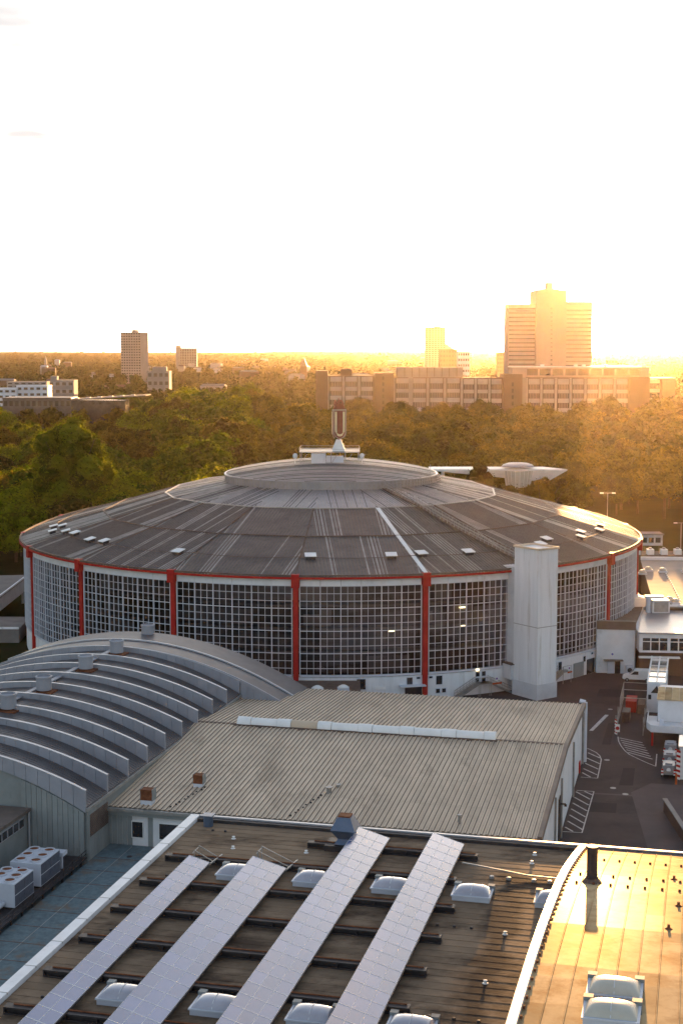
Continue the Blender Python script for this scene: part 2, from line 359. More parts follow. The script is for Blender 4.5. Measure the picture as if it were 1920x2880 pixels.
# glazing
NP, NR = 18, 12
COLA = 0.62            # half angle taken by a column
pane_count = 0
bays = sorted(range(-6, 6), key=lambda i: abs(PH+20*i+10-2))
rowz = [Z_GB + (Z_GT-Z_GB)*k/NR for k in range(NR+1)]
restg = MB(); backg = MB()
for i in bays:
    a0 = PH+20*i+COLA; a1 = PH+20*(i+1)-COLA; da = (a1-a0)/NP
    for c_ in range(NP):
        b0 = a0+da*c_; b1 = b0+da
        for r_ in range(NR):
            q = [pol(b0,RW-.06,rowz[r_]), pol(b1,RW-.06,rowz[r_]), pol(b1,RW-.06,rowz[r_+1]), pol(b0,RW-.06,rowz[r_+1])]
            if pane_count < 300 and not (i == -1 and c_ < 4 and r_ < 5):
                g = MB().quad(*q); part('pane', g, M['glass'], A); pane_count += 1
            else: restg.quad(*q)
    for c_ in range(NP+1):                       # uprights
        b = a0+da*c_; thick = c_ % 3 == 0
        wv = .07 if thick else .032; dv = .16 if thick else .08
        g = MB(); h = math.degrees(wv/RW)
        g.hexa([pol(b-h,RW-.1,Z_GB), pol(b-h,RW+dv,Z_GB), pol(b+h,RW+dv,Z_GB), pol(b+h,RW-.1,Z_GB), pol(b-h,RW-.1,Z_GT), pol(b-h,RW+dv,Z_GT), pol(b+h,RW+dv,Z_GT), pol(b+h,RW-.1,Z_GT)])
        part('mullion' if thick else 'glazing_bar', g, M['white2'], A)
    for r_ in range(NR+1):
        hv = .06 if r_ % 3 == 0 else .042
        if r_ in (0,): hv = .16
        g = MB()
        for s in range(6):
            b0 = a0+(a1-a0)*s/6; b1 = a0+(a1-a0)*(s+1)/6; z0 = rowz[r_]-hv; z1 = rowz[r_]+hv
            g.hexa([pol(b0,RW-.09,z0), pol(b0,RW+.075,z0), pol(b1,RW+.075,z0), pol(b1,RW-.09,z0), pol(b0,RW-.09,z1), pol(b0,RW+.075,z1), pol(b1,RW+.075,z1), pol(b1,RW-.09,z1)])
        part('transom', g, M['white2'], A)
    for s in range(6):                            # fascia
        b0 = a0+(a1-a0)*s/6+.03; b1 = a0+(a1-a0)*(s+1)/6-.03
        g = MB(); bm2 = (b0+b1)/2
        for e0, e1 in ((b0,bm2),(bm2,b1)):
            g.hexa([pol(e0,RW-.3,Z_GT+.06), pol(e0,RW+.12,Z_GT+.06), pol(e1,RW+.12,Z_GT+.06), pol(e1,RW-.3,Z_GT+.06), pol(e0,RW-.3,Z_FT), pol(e0,RW+.12,Z_FT), pol(e1,RW+.12,Z_FT), pol(e1,RW-.3,Z_FT)])
        part('fascia_panel', g, M['white'], A)
    g = MB()
    for s in range(6):
        b0 = a0+(a1-a0)*s/6; b1 = a0+(a1-a0)*(s+1)/6
        g.hexa([pol(b0,RW+.2,Z_FT+.10), pol(b0,RW+1.0,Z_FT+.10), pol(b1,RW+1.0,Z_FT+.10), pol(b1,RW+.2,Z_FT+.10), pol(b0,RW+.2,Z_FT+.50), pol(b0,RW+1.0,Z_FT+.50), pol(b1,RW+1.0,Z_FT+.50), pol(b1,RW+.2,Z_FT+.50)])
    part('eave_beam', g, M['red'], A)
part('glass_panes', restg, M['glass'], A, kind='stuff')
for i in range(30):
    a0 = 115+i*130/30; a1 = a0+130/30
    backg.quad(pol(a0,RW,Z_PL), pol(a1,RW,Z_PL), pol(a1,RW,Z_EV), pol(a0,RW,Z_EV))
part('rear_wall', backg, M['white'], A)
for i in range(-5, 7):
    a = PH+20*i
    g = MB()
    h = math.degrees(.42/RW)
    g.hexa([pol(a-h,RW-.4,0), pol(a-h,RW+.42,0), pol(a+h,RW+.42,0), pol(a+h,RW-.4,0), pol(a-h,RW-.4,Z_FT+.6), pol(a-h,RW+.42,Z_FT+.6), pol(a+h,RW+.42,Z_FT+.6), pol(a+h,RW-.4,Z_FT+.6)])
    c_ = part('column', g, M['red'], A)
    g = MB(); h = math.degrees(.66/RW)
    g.hexa([pol(a-h,RW-.3,Z_GT-.2), pol(a-h,RW+1.15,Z_GT-.2), pol(a+h,RW+1.15,Z_GT-.2), pol(a+h,RW-.3,Z_GT-.2), pol(a-h,RW-.3,Z_EV+.25), pol(a-h,RW+1.15,Z_EV+.25), pol(a+h,RW+1.15,Z_EV+.25), pol(a+h,RW-.3,Z_EV+.25)])
    part('column_head', g, M['red'], c_)
# roof rings
RINGS = [(64.9, 21.95), (48.0, 26.5), (35.0, 30.2), (22.2, 32.7)]
c10, s10, t10 = math.cos(R(10)), math.sin(R(10)), math.tan(R(10))
def roof_z(d, k):
    (ro, zo), (ri, zi) = RINGS[k], RINGS[k+1]
    return zi + (zo-zi)*(d-ri*c10)/((ro-ri)*c10)
rr = random.Random(11)
for i in range(18):
    am = PH+20*i+10
    dx, dy = math.sin(R(am)), -math.cos(R(am)); tx, ty = math.cos(R(am)), math.sin(R(am))
    def P(d, t, z): return (d*dx+t*tx, d*dy+t*ty, z)
    for k in range(3):
        (ro, zo), (ri, zi) = RINGS[k], RINGS[k+1]
        g = MB(); S = 8; top = []; bot = []
        for s in range(S+1):
            e = -1+2*s/S; ti = ri*s10*e; di = ri*c10
            if k == 0: ao = R(10*e); to = ro*math.sin(ao); do = ro*math.cos(ao)
            else: to = ro*s10*e; do = ro*c10
            top.append((P(di,ti,roof_z(di,k)), P(do,to,roof_z(do,k))))
        for s in range(S):
            a_, b_ = top[s]; c_, d_ = top[s+1]
            lo = lambda p: (p[0],p[1],p[2]-.35)
            g.hexa([lo(a_),lo(b_),lo(d_),lo(c_),a_,b_,d_,c_])
        light = k == 2
        rp = part('roof_panel', g, M['rooflight' if light else 'roofdark'], A)
        g = MB(); sp = .62; t = -ro*s10+.3; run = 0
        while t < ro*s10-.2:
            if rr.random() < .15: run = rr.choice([1,1,2,3,4])
            mi = 1 if run > 0 or (light and rr.random() < .5) else 0
            run -= 1
            d0 = max(ri*c10, abs(t)/t10)+.15
            d1 = (math.sqrt(ro*ro-t*t) if k == 0 else ro*c10)-.15
            if d1-d0 > .8:
                wv = .24 if (mi == 1 and rr.random() < .25) else .12
                p = P(d0,t,roof_z(d0,k)+.045); q = P(d1,t,roof_z(d1,k)+.045)
                g.bar(p, q, wv, .09, mi)
            t += sp
        part('standing_seams', g, [M['seam'],M['seamlight']], rp, kind='stuff')
    for k, (r0, r1, z0, z1) in enumerate(((64.6,48,RINGS[0][1],26.5),(48,35,26.5,30.2))):
        ang = PH+20*i; white = i == 1
        g = MB(); g.bar(pol(ang,r0,z0+.1), pol(ang,r1,z1+.1), .75 if white else .30, .16)
        part('hip_flashing', g, M['hatch' if white else 'curb'], A)
    for (r_, z_) in ((48,26.5),(35,30.2)):
        g = MB(); g.bar(pol(PH+20*i,r_,z_+.1), pol(PH+20*(i+1),r_,z_+.1), .34, .2)
        part('ring_flashing', g, M['curb' if r_ == 48 else 'steel'], A)
g = MB()
for i in range(72):
    a0, a1 = i*5, i*5+5
    z = 23.6
    dm = lambda a: min(abs(((a-PH)%20)-10),10)
    g.bar(pol(a0,57.4,roof_z(57.4*math.cos(R((a0-PH)%20-10)),0)+.22), pol(a1,57.4,roof_z(57.4*math.cos(R((a1-PH)%20-10)),0)+.22), .09, .09)
part('snow_rail', g, M['curb'], A)
g = MB()
for i in range(108):
    a0, a1 = i*360/108, (i+1)*360/108
    g.bar(pol(a0,64.75,22.02), pol(a1,64.75,22.02), .35, .22)
part('gutter', g, M['curb'], A)
# white hatches
for a, r_ in ((-79,58),(-76,56.3),(-72.5,58.6),(-66.5,57),(-62,56.4),(-53,57),(-48,56.8),(-28,57.5),(-3.2,57.3),(11,57.2),(16.6,57),(25.8,57),(43.5,56.8),(47.5,55.2),(57.5,57.2),(62,55.4),(70,57.2),(76,56.6)):
    e = (a-PH)%20-10; d = r_*math.cos(R(e)); z = roof_z(d,0)
    am = a-e; dx, dy = math.sin(R(am)), -math.cos(R(am)); tx, ty = math.cos(R(am)), math.sin(R(am)); t0 = r_*math.sin(R(e))
    def Q(dd, tt, zz): return ((d+dd)*dx+(t0+tt)*tx, (d+dd)*dy+(t0+tt)*ty, zz)
    g = MB()
    zl, zh = roof_z(d+.85,0)+.75, roof_z(d-.85,0)+.70
    g.hexa([Q(-.85,-1.0,zh-.12),Q(-.85,1.0,zh-.12),Q(.85,1.0,zl-.12),Q(.85,-1.0,zl-.12),Q(-.85,-1.0,zh),Q(-.85,1.0,zh),Q(.85,1.0,zl),Q(.85,-1.0,zl)])
    hp = part('roof_hatch', g, M['hatch'], A)
    g = MB(); zl2, zh2 = roof_z(d+.6,0), roof_z(d-.6,0)
    g.hexa([Q(-.6,-.8,zh2),Q(-.6,.8,zh2),Q(.6,.8,zl2),Q(.6,-.8,zl2),Q(-.6,-.8,zh-.13),Q(-.6,.8,zh-.13),Q(.6,.8,zl-.13),Q(.6,-.8,zl-.13)])
    part('curb', g, M['darksteel'], hp)
# walkway from the cap to the eave
WA = 33.5
def on_roof(a, r_):
    e = (a-PH)%20-10; d = r_*math.cos(R(e))
    k = 0 if d > 48*c10 else (1 if d > 35*c10 else 2)
    return roof_z(d, k)
pts = [(WA-(64-r_)*.14, r_) for r_ in range(23, 65)]
g = MB()
for (a_, r0), (b_, r1) in zip(pts[:-1], pts[1:]):
    g.bar(pol(a_,r0,on_roof(a_,r0)+.28), pol(b_,r1,on_roof(b_,r1)+.28), 1.3, .12)
wk = part('roof_walkway', g, M['curb'], A)
for sgn in (-1,1):
    g = MB()
    for j, ((a_, r0), (b_, r1)) in enumerate(zip(pts[:-1], pts[1:])):
        oa = math.degrees(.6*sgn/r0); ob = math.degrees(.6*sgn/r1)
        z0 = on_roof(a_,r0)+.3; z1 = on_roof(b_,r1)+.3
        for hh in (.6,1.1): g.bar(pol(a_+oa,r0,z0+hh), pol(b_+ob,r1,z1+hh), .07, .07)
        g.bar(pol(a_+oa,r0,z0), pol(a_+oa,r0,z0+1.1), .07, .07)
    part('railing', g, M['steel'], wk)
# cap
g = MB(); g.lathe([(22.4,31.9),(22.4,34.0),(22.6,34.0),(22.6,34.25),(21.8,34.25)], n=72)
cap = part('cap_drum', g, M['rooflight'], A)
g = MB()
for i in range(144):
    a = i*2.5; g.bar(pol(a,22.44,32.2), pol(a,22.44,34.0), .12, .08)
part('drum_ribs', g, M['steel'], cap, kind='stuff')
def cap_z(r_): return 34.2+2.5*(1-(r_/22.4)**2)
g = MB(); g.lathe([(22.5,34.0)]+[(r_,cap_z(r_)) for r_ in (22.3,20,17,14,11,8,5,2,.1)], n=72)
dome = part('cap_dome', g, M['rooflight'], A, smooth=True)
g = MB(); y = -21.6
while y < 22:
    hw = math.sqrt(max(.01,22.2**2-y*y)); N_ = 12
    pp = [(-hw+2*hw*j/N_, y) for j in range(N_+1)]
    g.path([(x_,y_,cap_z(math.hypot(x_,y_))+.05) for x_,y_ in pp], .34 if rr.random() < .6 else .2, .10, rr.choice([0,0,1,2]))
    y += 1.15
part('cap_seams', g, [M['seam'],M['seamlight'],M['steel']], dome, kind='stuff')
g = MB()
for i in range(10, 60):
    a0, a1 = i*2, i*2+2
    for hh in (.5,1.0): g.bar(pol(a0,23.2,32.6+hh), pol(a1,23.2,32.6+hh), .08, .08)
    g.bar(pol(a0,23.2,32.2), pol(a0,23.2,33.6), .08, .08)
part('ring_railing', g, M['steel'], A)
# platform
X0, X1, Y0, Y1, ZD = -6.6, 6.0, -4.6, 4.4, 38.9
g = MB()
for j in range(12): g.box(X0,X1,Y0+j*.76,Y0+j*.76+.55,ZD-.12,ZD)
pf = part('platform_deck', g, M['steel'], A)
g = MB()
for x_ in (X0+.2,-3.4,0,3,X1-.2):
    for y_ in (Y0+.2,Y1-.2):
        g.bar((x_,y_,36.0),(x_,y_,ZD-.25),.14,.14); 
    g.bar((x_,Y0+.2,36.4),(x_+1.4,Y0+.2,ZD-.4),.09,.09)
for hh in (.5,1.0):
    for a_, b_ in (((X0,Y0),(X1,Y0)),((X1,Y0),(X1,Y1)),((X1,Y1),(X0,Y1)),((X0,Y1),(X0,Y0))):
        g.bar((*a_,ZD+hh-.4),(*b_,ZD+hh-.4),.07,.07)
part('platform_frame', g, M['steel'], pf)
g = MB(); g.box(-4.1,-1.1,Y0-.1,Y0+2,36.1,ZD-.3)
for j in range(8): g.box(-4.1+j*.4,-4.02+j*.4,Y0-.14,Y0-.1,36.2,ZD-.35)
part('plant_cabin', g, M['white'], pf)
g = MB(); g.box(-1.0,2.6,Y0+.4,Y0+2.4,36.2,38.0); part('plant_box', g, M['white2'], pf)
for x_ in (X0-.9, X1+.5):
    g = MB(); g.lathe([(.1,37.4),(.42,37.7),(.5,38.1),(.36,38.5),(.05,38.6)], c=(x_,Y0+1), n=10); g.tube((x_,Y0+1,36.0),(x_,Y0+1,37.5),.07,6)
    part('beacon', g, M['hatch'], pf)
for x_, y_, h_ in ((20.5,-9.0,2.4),(-9,-20.5,1.4),(4.9,-21.4,1.3)):
    g = MB(); zc = cap_z(min(22,math.hypot(x_,y_))); g.tube((x_,y_,zc-.1),(x_,y_,zc+h_),.06,6); part('antenna_mast', g, M['steel'], A)

# white service shaft in front of the wall
SA = 35.4
sx, sy = math.sin(R(SA)), -math.cos(R(SA)); stx, sty = math.cos(R(SA)), math.sin(R(SA))
def SH(d, t, z): return (d*sx+t*stx, d*sy+t*sty, z)
def shaft_poly(o=0): return [(66.0-o,-7.3-o),(72.1+o,-7.3-o),(72.1+o,-2.8+o),(66.0-o,-2.8+o)]
g = MB(); pl = shaft_poly()
def extr_sh(g, pl, z0, z1, mi=0):
    n_ = len(pl); g.add([SH(d,t,z0) for d,t in pl]+[SH(d,t,z1) for d,t in pl], [tuple(range(n_-1,-1,-1)),tuple(range(n_,2*n_))]+[(i,(i+1)%n_,n_+(i+1)%n_,n_+i) for i in range(n_)], mi)
extr_sh(g, pl, 2.7, 26.1)
sh = part('service_shaft', g, M['streaked'], A)
g = MB(); extr_sh(g, shaft_poly(.12), 0, 2.7); part('shaft_base', g, M['offwhite'], sh)
g = MB(); extr_sh(g, shaft_poly(.05), 12.6, 12.72); part('shaft_joint', g, M['steel'], sh)
g = MB(); q5 = shaft_poly(.1)
for a_, b_ in zip(q5, q5[1:]+q5[:1]): g.bar(SH(*a_,26.25), SH(*b_,26.25), .3, .34)
part('shaft_coping', g, M['beige'], sh)
g = MB(); g.add([SH(62.4,-6.7,3.2),SH(65.9,-6.7,3.2),SH(65.9,-3.4,3.2),SH(62.4,-3.4,3.2),SH(62.4,-6.7,22.4),SH(65.9,-6.7,22.4),SH(65.9,-3.4,22.4),SH(62.4,-3.4,22.4)],[(3,2,1,0),(4,5,6,7),(0,1,5,4),(1,2,6,5),(2,3,7,6),(3,0,4,7)])
part('duct_riser', g, M['offwhite'], sh)

# plinth details: windows, doors, canopy, stairs
def plinth_box(name, a, r0, r1, hw, z0, z1, m, parent=None, label=None):
    h = math.degrees(hw/RW); g = MB()
    g.hexa([pol(a-h,r0,z0),pol(a-h,r1,z0),pol(a+h,r1,z0),pol(a+h,r0,z0),pol(a-h,r0,z1),pol(a-h,r1,z1),pol(a+h,r1,z1),pol(a+h,r0,z1)])
    return part(name, g, m, parent or A, label=label)
def win(a, hw, z0, z1):
    f = plinth_box('window', a, 63.8, 63.97, hw+.12, z0-.12, z1+.12, M['white2'])
    plinth_box('pane', a, 63.9, 64.0, hw, z0, z1, M['darkwin'], f)
win(5.0,.75,2.1,3.9); win(12.6,.5,2.6,3.9); win(17.4,.55,2.4,3.9); win(41,.42,2.0,3.6); win(47.6,.35,2.6,3.6)
for a in (24.0,25.1): win(a,.36,3.2,4.0); win(a,.36,2.1,2.9)
for a in (17.2,18.2): win(a,.34,.9,1.6)
for a in (14.0,16.0,50): win(a,.3,3.6,3.9)
for a in (38.9,39.8): win(a,.3,3.0,3.8); win(a,.3,1.9,2.7)
plinth_box('doorway', 13.2, 63.8, 63.99, 1.5, .1, 2.2, M['darkwin'])
plinth_box('canopy', 12.9, 63.8, 65.4, 2.2, 2.5, 2.7, M['white2'])
plinth_box('doorway', 49.6, 63.8, 63.99, 1.3, .05, 2.8, M['darkwin'])
plinth_box('roller_door', 46.0, 63.8, 63.99, 1.6, .05, 2.7, M['clad'])
plinth_box('nameplate', 8.0, 63.9, 64.02, .9, 2.0, 2.5, M['hatch'])
plinth_box('wall_lamp', 23.9, 64.0, 64.25, .22, 4.32, 4.55, M['lamp'])
plinth_box('wall_lamp', 39.3, 64.0, 64.25, .22, 4.32, 4.55, M['lamp'])
bx = plinth_box('plant_box', 30.0, 64.0, 66.6, 1.6, 2.6, 5.2, M['offwhite'])
plinth_box('lid', 30.0, 63.95, 66.75, 1.7, 5.2, 5.35, M['curb'], bx)
plinth_box('hopper', 31.6, 64.2, 67.2, 1.3, 1.0, 2.5, M['concrete'], bx)
plinth_box('conduit', 33.0, 64.0, 64.5, .5, 2, 6.2, M['offwhite'])
def stair(a_start, a_end, z_top):
    g = MB(); n_ = 14
    for i in range(n_):
        a = a_start+(a_end-a_start)*i/n_; h = math.degrees(.22/RW); z = z_top*(1-i/n_)
        g.hexa([pol(a-h,64.4,z-.1),pol(a-h,65.8,z-.1),pol(a+h,65.8,z-.1),pol(a+h,64.4,z-.1),pol(a-h,64.4,z),pol(a-h,65.8,z),pol(a+h,65.8,z),pol(a+h,64.4,z)])
    st = part('stair', g, M['steel'], A)
    for rr_ in (64.4,65.8):
        g = MB()
        g.bar(pol(a_start,rr_,z_top-.1), pol(a_end,rr_,-.1+.15), .08,.25); g.bar(pol(a_start,rr_,z_top+1.0), pol(a_end,rr_,1.1), .07,.07); g.bar(pol(a_start,rr_,z_top+.55), pol(a_end,rr_,.65), .06,.06)
        for i in range(0,n_+1,2):
            a = a_start+(a_end-a_start)*i/n_; z = z_top*(1-i/n_); g.bar(pol(a,rr_,z),pol(a,rr_,z+1.0),.06,.06)
        part('handrail', g, M['steel'], st)
    s_ = 1 if a_end > a_start else -1
    g = MB(); a0 = a_start-s_*1.9; 
    g.hexa([pol(min(a0,a_start),64.4,z_top-.15),pol(min(a0,a_start),65.8,z_top-.15),pol(max(a0,a_start),65.8,z_top-.15),pol(max(a0,a_start),64.4,z_top-.15),pol(min(a0,a_start),64.4,z_top),pol(min(a0,a_start),65.8,z_top),pol(max(a0,a_start),65.8,z_top),pol(max(a0,a_start),64.4,z_top)])
    for aa in (a0,a_start): g.bar(pol(aa,65.7,0),pol(aa,65.7,z_top+1),.08,.08)
    g.bar(pol(a0,65.8,z_top+1),pol(a_start,65.8,z_top+1),.07,.07)
    part('landing', g, M['steel'], st)
stair(23.4, 19.8, 2.3); stair(25.6, 29.4, 2.3); stair(40.0, 36.9, 2.2)
def noparking(a, r_, z):
    f = plinth_box('no_parking_sign', a, r_, r_+.05, .26, z, z+.7, M['haz_white'])
    plinth_box('sign_disc', a, r_+.03, r_+.08, .17, z+.3, z+.62, M['blue'], f)
    plinth_box('sign_slash', a, r_+.06, r_+.1, .05, z+.32, z+.6, M['red'], f)
noparking(26.4, 65.9, 2.5); noparking(41.2, 65.9, 2.3)
plinth_box('warning_board', 26.5, 65.85, 65.95, .9, 1.95, 2.25, M['orange'])
plinth_box('warning_board', 41.4, 65.85, 65.95, .6, 1.85, 2.1, M['orange'])

# the hall is an oval: its far half is longer than the half that faces the camera
def stretch(o):
    for c_ in o.children:
        for v_ in c_.data.vertices:
            if v_.co.y > 0: v_.co.y *= 1.6
        stretch(c_)
stretch(A)

# ---------------------------------------------------------------- rooftop sign
S = thing('rotating_sign', 'tall three-sided sign with pale letter U on red boards above the arena roof', 'sign', (AC[0]+1.6, AC[1]-.2, ZD), 'L')
g = MB(); g.add([(-1.45,-1.45,.01),(1.45,-1.45,.01),(1.45,1.45,.01),(-1.45,1.45,.01),(-.5,-.5,2.4),(.5,-.5,2.4),(.5,.5,2.4),(-.5,.5,2.4)],[(3,2,1,0),(4,5,6,7),(0,1,5,4),(1,2,6,5),(2,3,7,6),(3,0,4,7)])
part('pedestal', g, M['hatch'], S)
g = MB(); g.tube((0,0,2.3),(0,0,9.6),.3,10); part('mast', g, M['emblemred'], S)
def u_outline(hw, z0, z1, n_=10):
    pts_ = [(-hw, z1)]
    for i in range(n_+1):
        a = math.pi + math.pi*i/n_; pts_.append((hw*math.cos(a), z0+hw*1.25+hw*1.25*math.sin(a)))
    pts_.append((hw, z1)); return pts_
for kf in range(3):
    rot = R(14+120*kf); cr, sr = math.cos(rot), math.sin(rot)
    off = .85
    def F(x, d, z): # face normal towards -Y turned by rot
        X_, Y_ = x, -(off+d); return (X_*cr-Y_*sr, X_*sr+Y_*cr, z)
    def plate(poly, d0, d1):
        n_ = len(poly); g = MB()
        g.add([F(x,d0,z) for x,z in poly]+[F(x,d1,z) for x,z in poly], [tuple(range(n_-1,-1,-1)),tuple(range(n_,2*n_))]+[(i,(i+1)%n_,n_+(i+1)%n_,n_+i) for i in range(n_)])
        return g
    bd = part('board', plate(u_outline(1.2,2.7,8.6), 0, .16), M['emblemred'], S)
    g = MB(); o1 = u_outline(.86,3.3,8.3); 
    for (x0,z0),(x1,z1) in zip(o1[:-1],o1[1:]): g.bar(F(x0,.24,z0),F(x1,.24,z1),.16,.42, up=F(0,1,0) if False else (0,0,1)) if abs(x1-x0)>.2 else g.bar(F(x0,.24,z0),F(x1,.24,z1),.40,.16)
    part('letter', g, M['cream'], bd)
    g = MB(); o1 = u_outline(1.24,2.66,8.6)
    for (x0,z0),(x1,z1) in zip(o1[:-1],o1[1:]): g.tube(F(x0,.1,z0),F(x1,.1,z1),.09,6)
    part('outline', g, M['emblemgrey'], bd)
    g = MB(); g.bar(F(-1.25,.1,8.65),F(1.25,.1,8.65),.3,.3); part('lintel', g, M['emblemgrey'], bd)
    for hw_, zt in ((1.0,9.9),(.62,10.7)):
        g = MB(); pp = [(-hw_,8.8),(-hw_*.95,9.2+(zt-9.9)),(-hw_*.5,zt-.15),(0,zt),(hw_*.5,zt-.15),(hw_*.95,9.2+(zt-9.9)),(hw_,8.8)]
        for (x0,z0),(x1,z1) in zip(pp[:-1],pp[1:]): g.tube(F(x0,-.1,z0),F(x1,-.1,z1),.13,6)
        part('crown_arch', g, M['emblemred'], bd)
    part('crown_board', plate([(-.9,8.7),(.9,8.7),(.75,9.5),(0,9.8),(-.75,9.5)], -.15, -.05), M['emblemred'], bd)
g = MB(); g.tube((0,0,9.5),(0,0,11.2),.12,8); part('finial', g, M['emblemred'], S)

# ================================================================== beige exhibition hall
B = thing('exhibition_hall', 'wide low hall with beige ribbed metal roof in front of the arena', 'hall', (-40.3,184,0))
BU0, BU1, NB = -65.0, -15.6, 42
PF = [(152.4,8.45),(184.0,10.35),(213.4,8.65)]
g = MB(); g.extr([(152.9,0),(213.0,0),(213.0,8.4),(184,10.1),(152.9,8.2)], 0, BU0+.2, BU1-.25)
part('wall', g, M['white'], B)
sw = (BU1-BU0)/NB
def sheet_mesh(name, length, m, w_=sw, h=.075, ribs=2):
    pr_ = []; st = w_/ribs
    for i in range(ribs):
        x = i*st; pr_ += [(x,0),(x+st*.30,0),(x+st*.44,h),(x+st*.74,h),(x+st*.88,0)]
    pr_.append((w_,0)); g = MB(); n_ = len(pr_)
    g.v = [(x,0,z) for x,z in pr_]+[(x,length,z) for x,z in pr_]+[(pr_[0][0],0,-.03),(w_,0,-.03)]
    g.f = [(i,i+1,n_+i+1,n_+i) for i in range(n_-1)]+[tuple([2*n_,2*n_+1]+list(range(n_-1,-1,-1)))]; g.m = [1 if i%5 in (1,3) else 0 for i in range(n_-1)]+[1]
    return mesh_of(name, g, m)
for (wa,za),(wb,zb),nrow in ((PF[0],PF[1],4),(PF[1],PF[2],3)):
    ln = math.hypot(wb-wa,zb-za); ang = math.atan2(zb-za,wb-wa); seg = ln/nrow
    me = sheet_mesh('roof_sheet', seg+.12, [M['beige'],M['beigetrough']], h=.10)
    for r_ in range(nrow):
        f0 = (seg*r_-(.12 if zb < za else .06 if r_ else 0))/ln
        up = (nrow-1-r_) if zb < za else r_
        if zb < za: f0 = seg*r_/ln
        for c_ in range(NB):
            piece('roof_sheet', me, B, (BU0+sw*c_, wa+(wb-wa)*f0, za+(zb-za)*f0+.016*up+.02+.004*(c_%2)), (ang,0,0))
for (wa,za),(wb,zb) in zip(PF[:-1],PF[1:]):
    g = MB(); g.bar((BU1+.12,wa,za-.05),(BU1+.12,wb,zb-.05),.5,.7); part('rake_flashing', g, M['beigecap'], B)
g = MB(); g.bar((BU0,184,10.46),(BU1-.05,184,10.46),.5,.12); part('ridge_cap', g, M['curb'], B)
g = MB(); g.box(BU0,BU1+.2,151.95,152.35,8.05,8.4); part('gutter', g, M['steel'], B)
g = MB(); g.box(BU0,BU1+.2,152.4,152.75,7.5,8.1); part('eave_board', g, M['clad'], B)
# ridge ventilator, a string of half-round sections
u = -58.9; k_ = 0
while u < -24.6:
    ln = (1.9,3.6)[k_%2]; u1 = min(u+ln, -24.4); rad = .80 if k_%2 else .88
    g = MB(); arc = [(184.2+rad*math.cos(R(a)), 10.55+rad*1.05*math.sin(R(a))) for a in range(0,181,20)]
    g.extr(arc, 0, u, u1-.06); part('ridge_ventilator', g, M['hatch'] if k_ != 3 else M['beige'], B, smooth=False)
    u = u1; k_ += 1
g = MB(); g.box(-59.4,-24.2,183.3,183.5,10.4,10.62)
for j in range(6): g.box(-56+j*5.6,-55.4+j*5.6,182.9,183.6,10.3,10.55)
part('ventilator_curb', g, M['curb'], B)
def bz(w): return 8.45+(w-152.4)*1.9/31.6
def cowl(u, w, s):
    z = bz(w); g = MB(); g.box(u-.7*s,u+.7*s,w-.6*s,w+.6*s,z-.1,z+.55*s)
    b_ = part('roof_cowl', g, M['white2'], B)
    g = MB(); g.extr([(w-.62*s,z+.56*s),(w+.62*s,z+.56*s),(w+.75*s,z+1.0*s),(w+.62*s,z+1.85*s),(w-.62*s,z+1.85*s),(w-.5*s,z+1.2*s)],0,u-.72*s,u+.72*s)
    part('hood', g, M['rust'], b_)
    g = MB()
    for e in (-.78,.74): g.extr([(w-.66*s,z+.5*s),(w+.66*s,z+.5*s),(w+.8*s,z+1.0*s),(w+.66*s,z+1.92*s),(w-.66*s,z+1.92*s),(w-.55*s,z+1.2*s)],0,u+e*s,u+(e+.06)*s)
    part('cheek', g, M['clad'], b_)
cowl(-60.2,152.9+1.2,.95); cowl(-56.3,160.6,.8)
for u,w,r_,h_ in ((-40.7,161.3,.3,.7),(-24.5,155.2,.18,.9),(-40.1,163.3,.22,.35)):
    g = MB(); z = bz(w); g.tube((u,w,z-.1),(u,w,z+h_),r_,10); g.tube((u,w,z+h_+.02),(u,w,z+h_+.12),r_*1.5,10); part('vent_pipe', g, M['steel'], B)
g = MB()
for j in range(9):
    for u0_, w0_ in ((-57.2,153.4),(-43.2,153.6)):
        g.lathe([(.14,bz(w0_+.85*j)+.05),(.12,bz(w0_+.85*j)+.2),(.02,bz(w0_+.85*j)+.22)], c=(u0_+.22*j+(.12 if j%2 else 0),w0_+.85*j), n=6)
part('snow_guard_row', g, M['darksteel'], B, kind='stuff')
for u,hw in ((-61.0,.62),(-57.2,1.15)):
    g = MB(); g.box(u-hw-.1,u+hw+.1,152.80,152.895,4.85,6.85); f = part('window', g, M['hatch'], B)
    g = MB(); g.box(u-hw,u+hw,152.75,152.83,4.97,6.73); part('pane', g, M['darkwin'], f)
for j in range(9):
    g = MB(); u = -64.7+j*.62; 
    if -61.8 < u < -60.2 or u > -59.6: continue
    g.box(u,u+.56,152.82,152.895,3.8,7.5); part('cladding_panel', g, M['clad'], B)
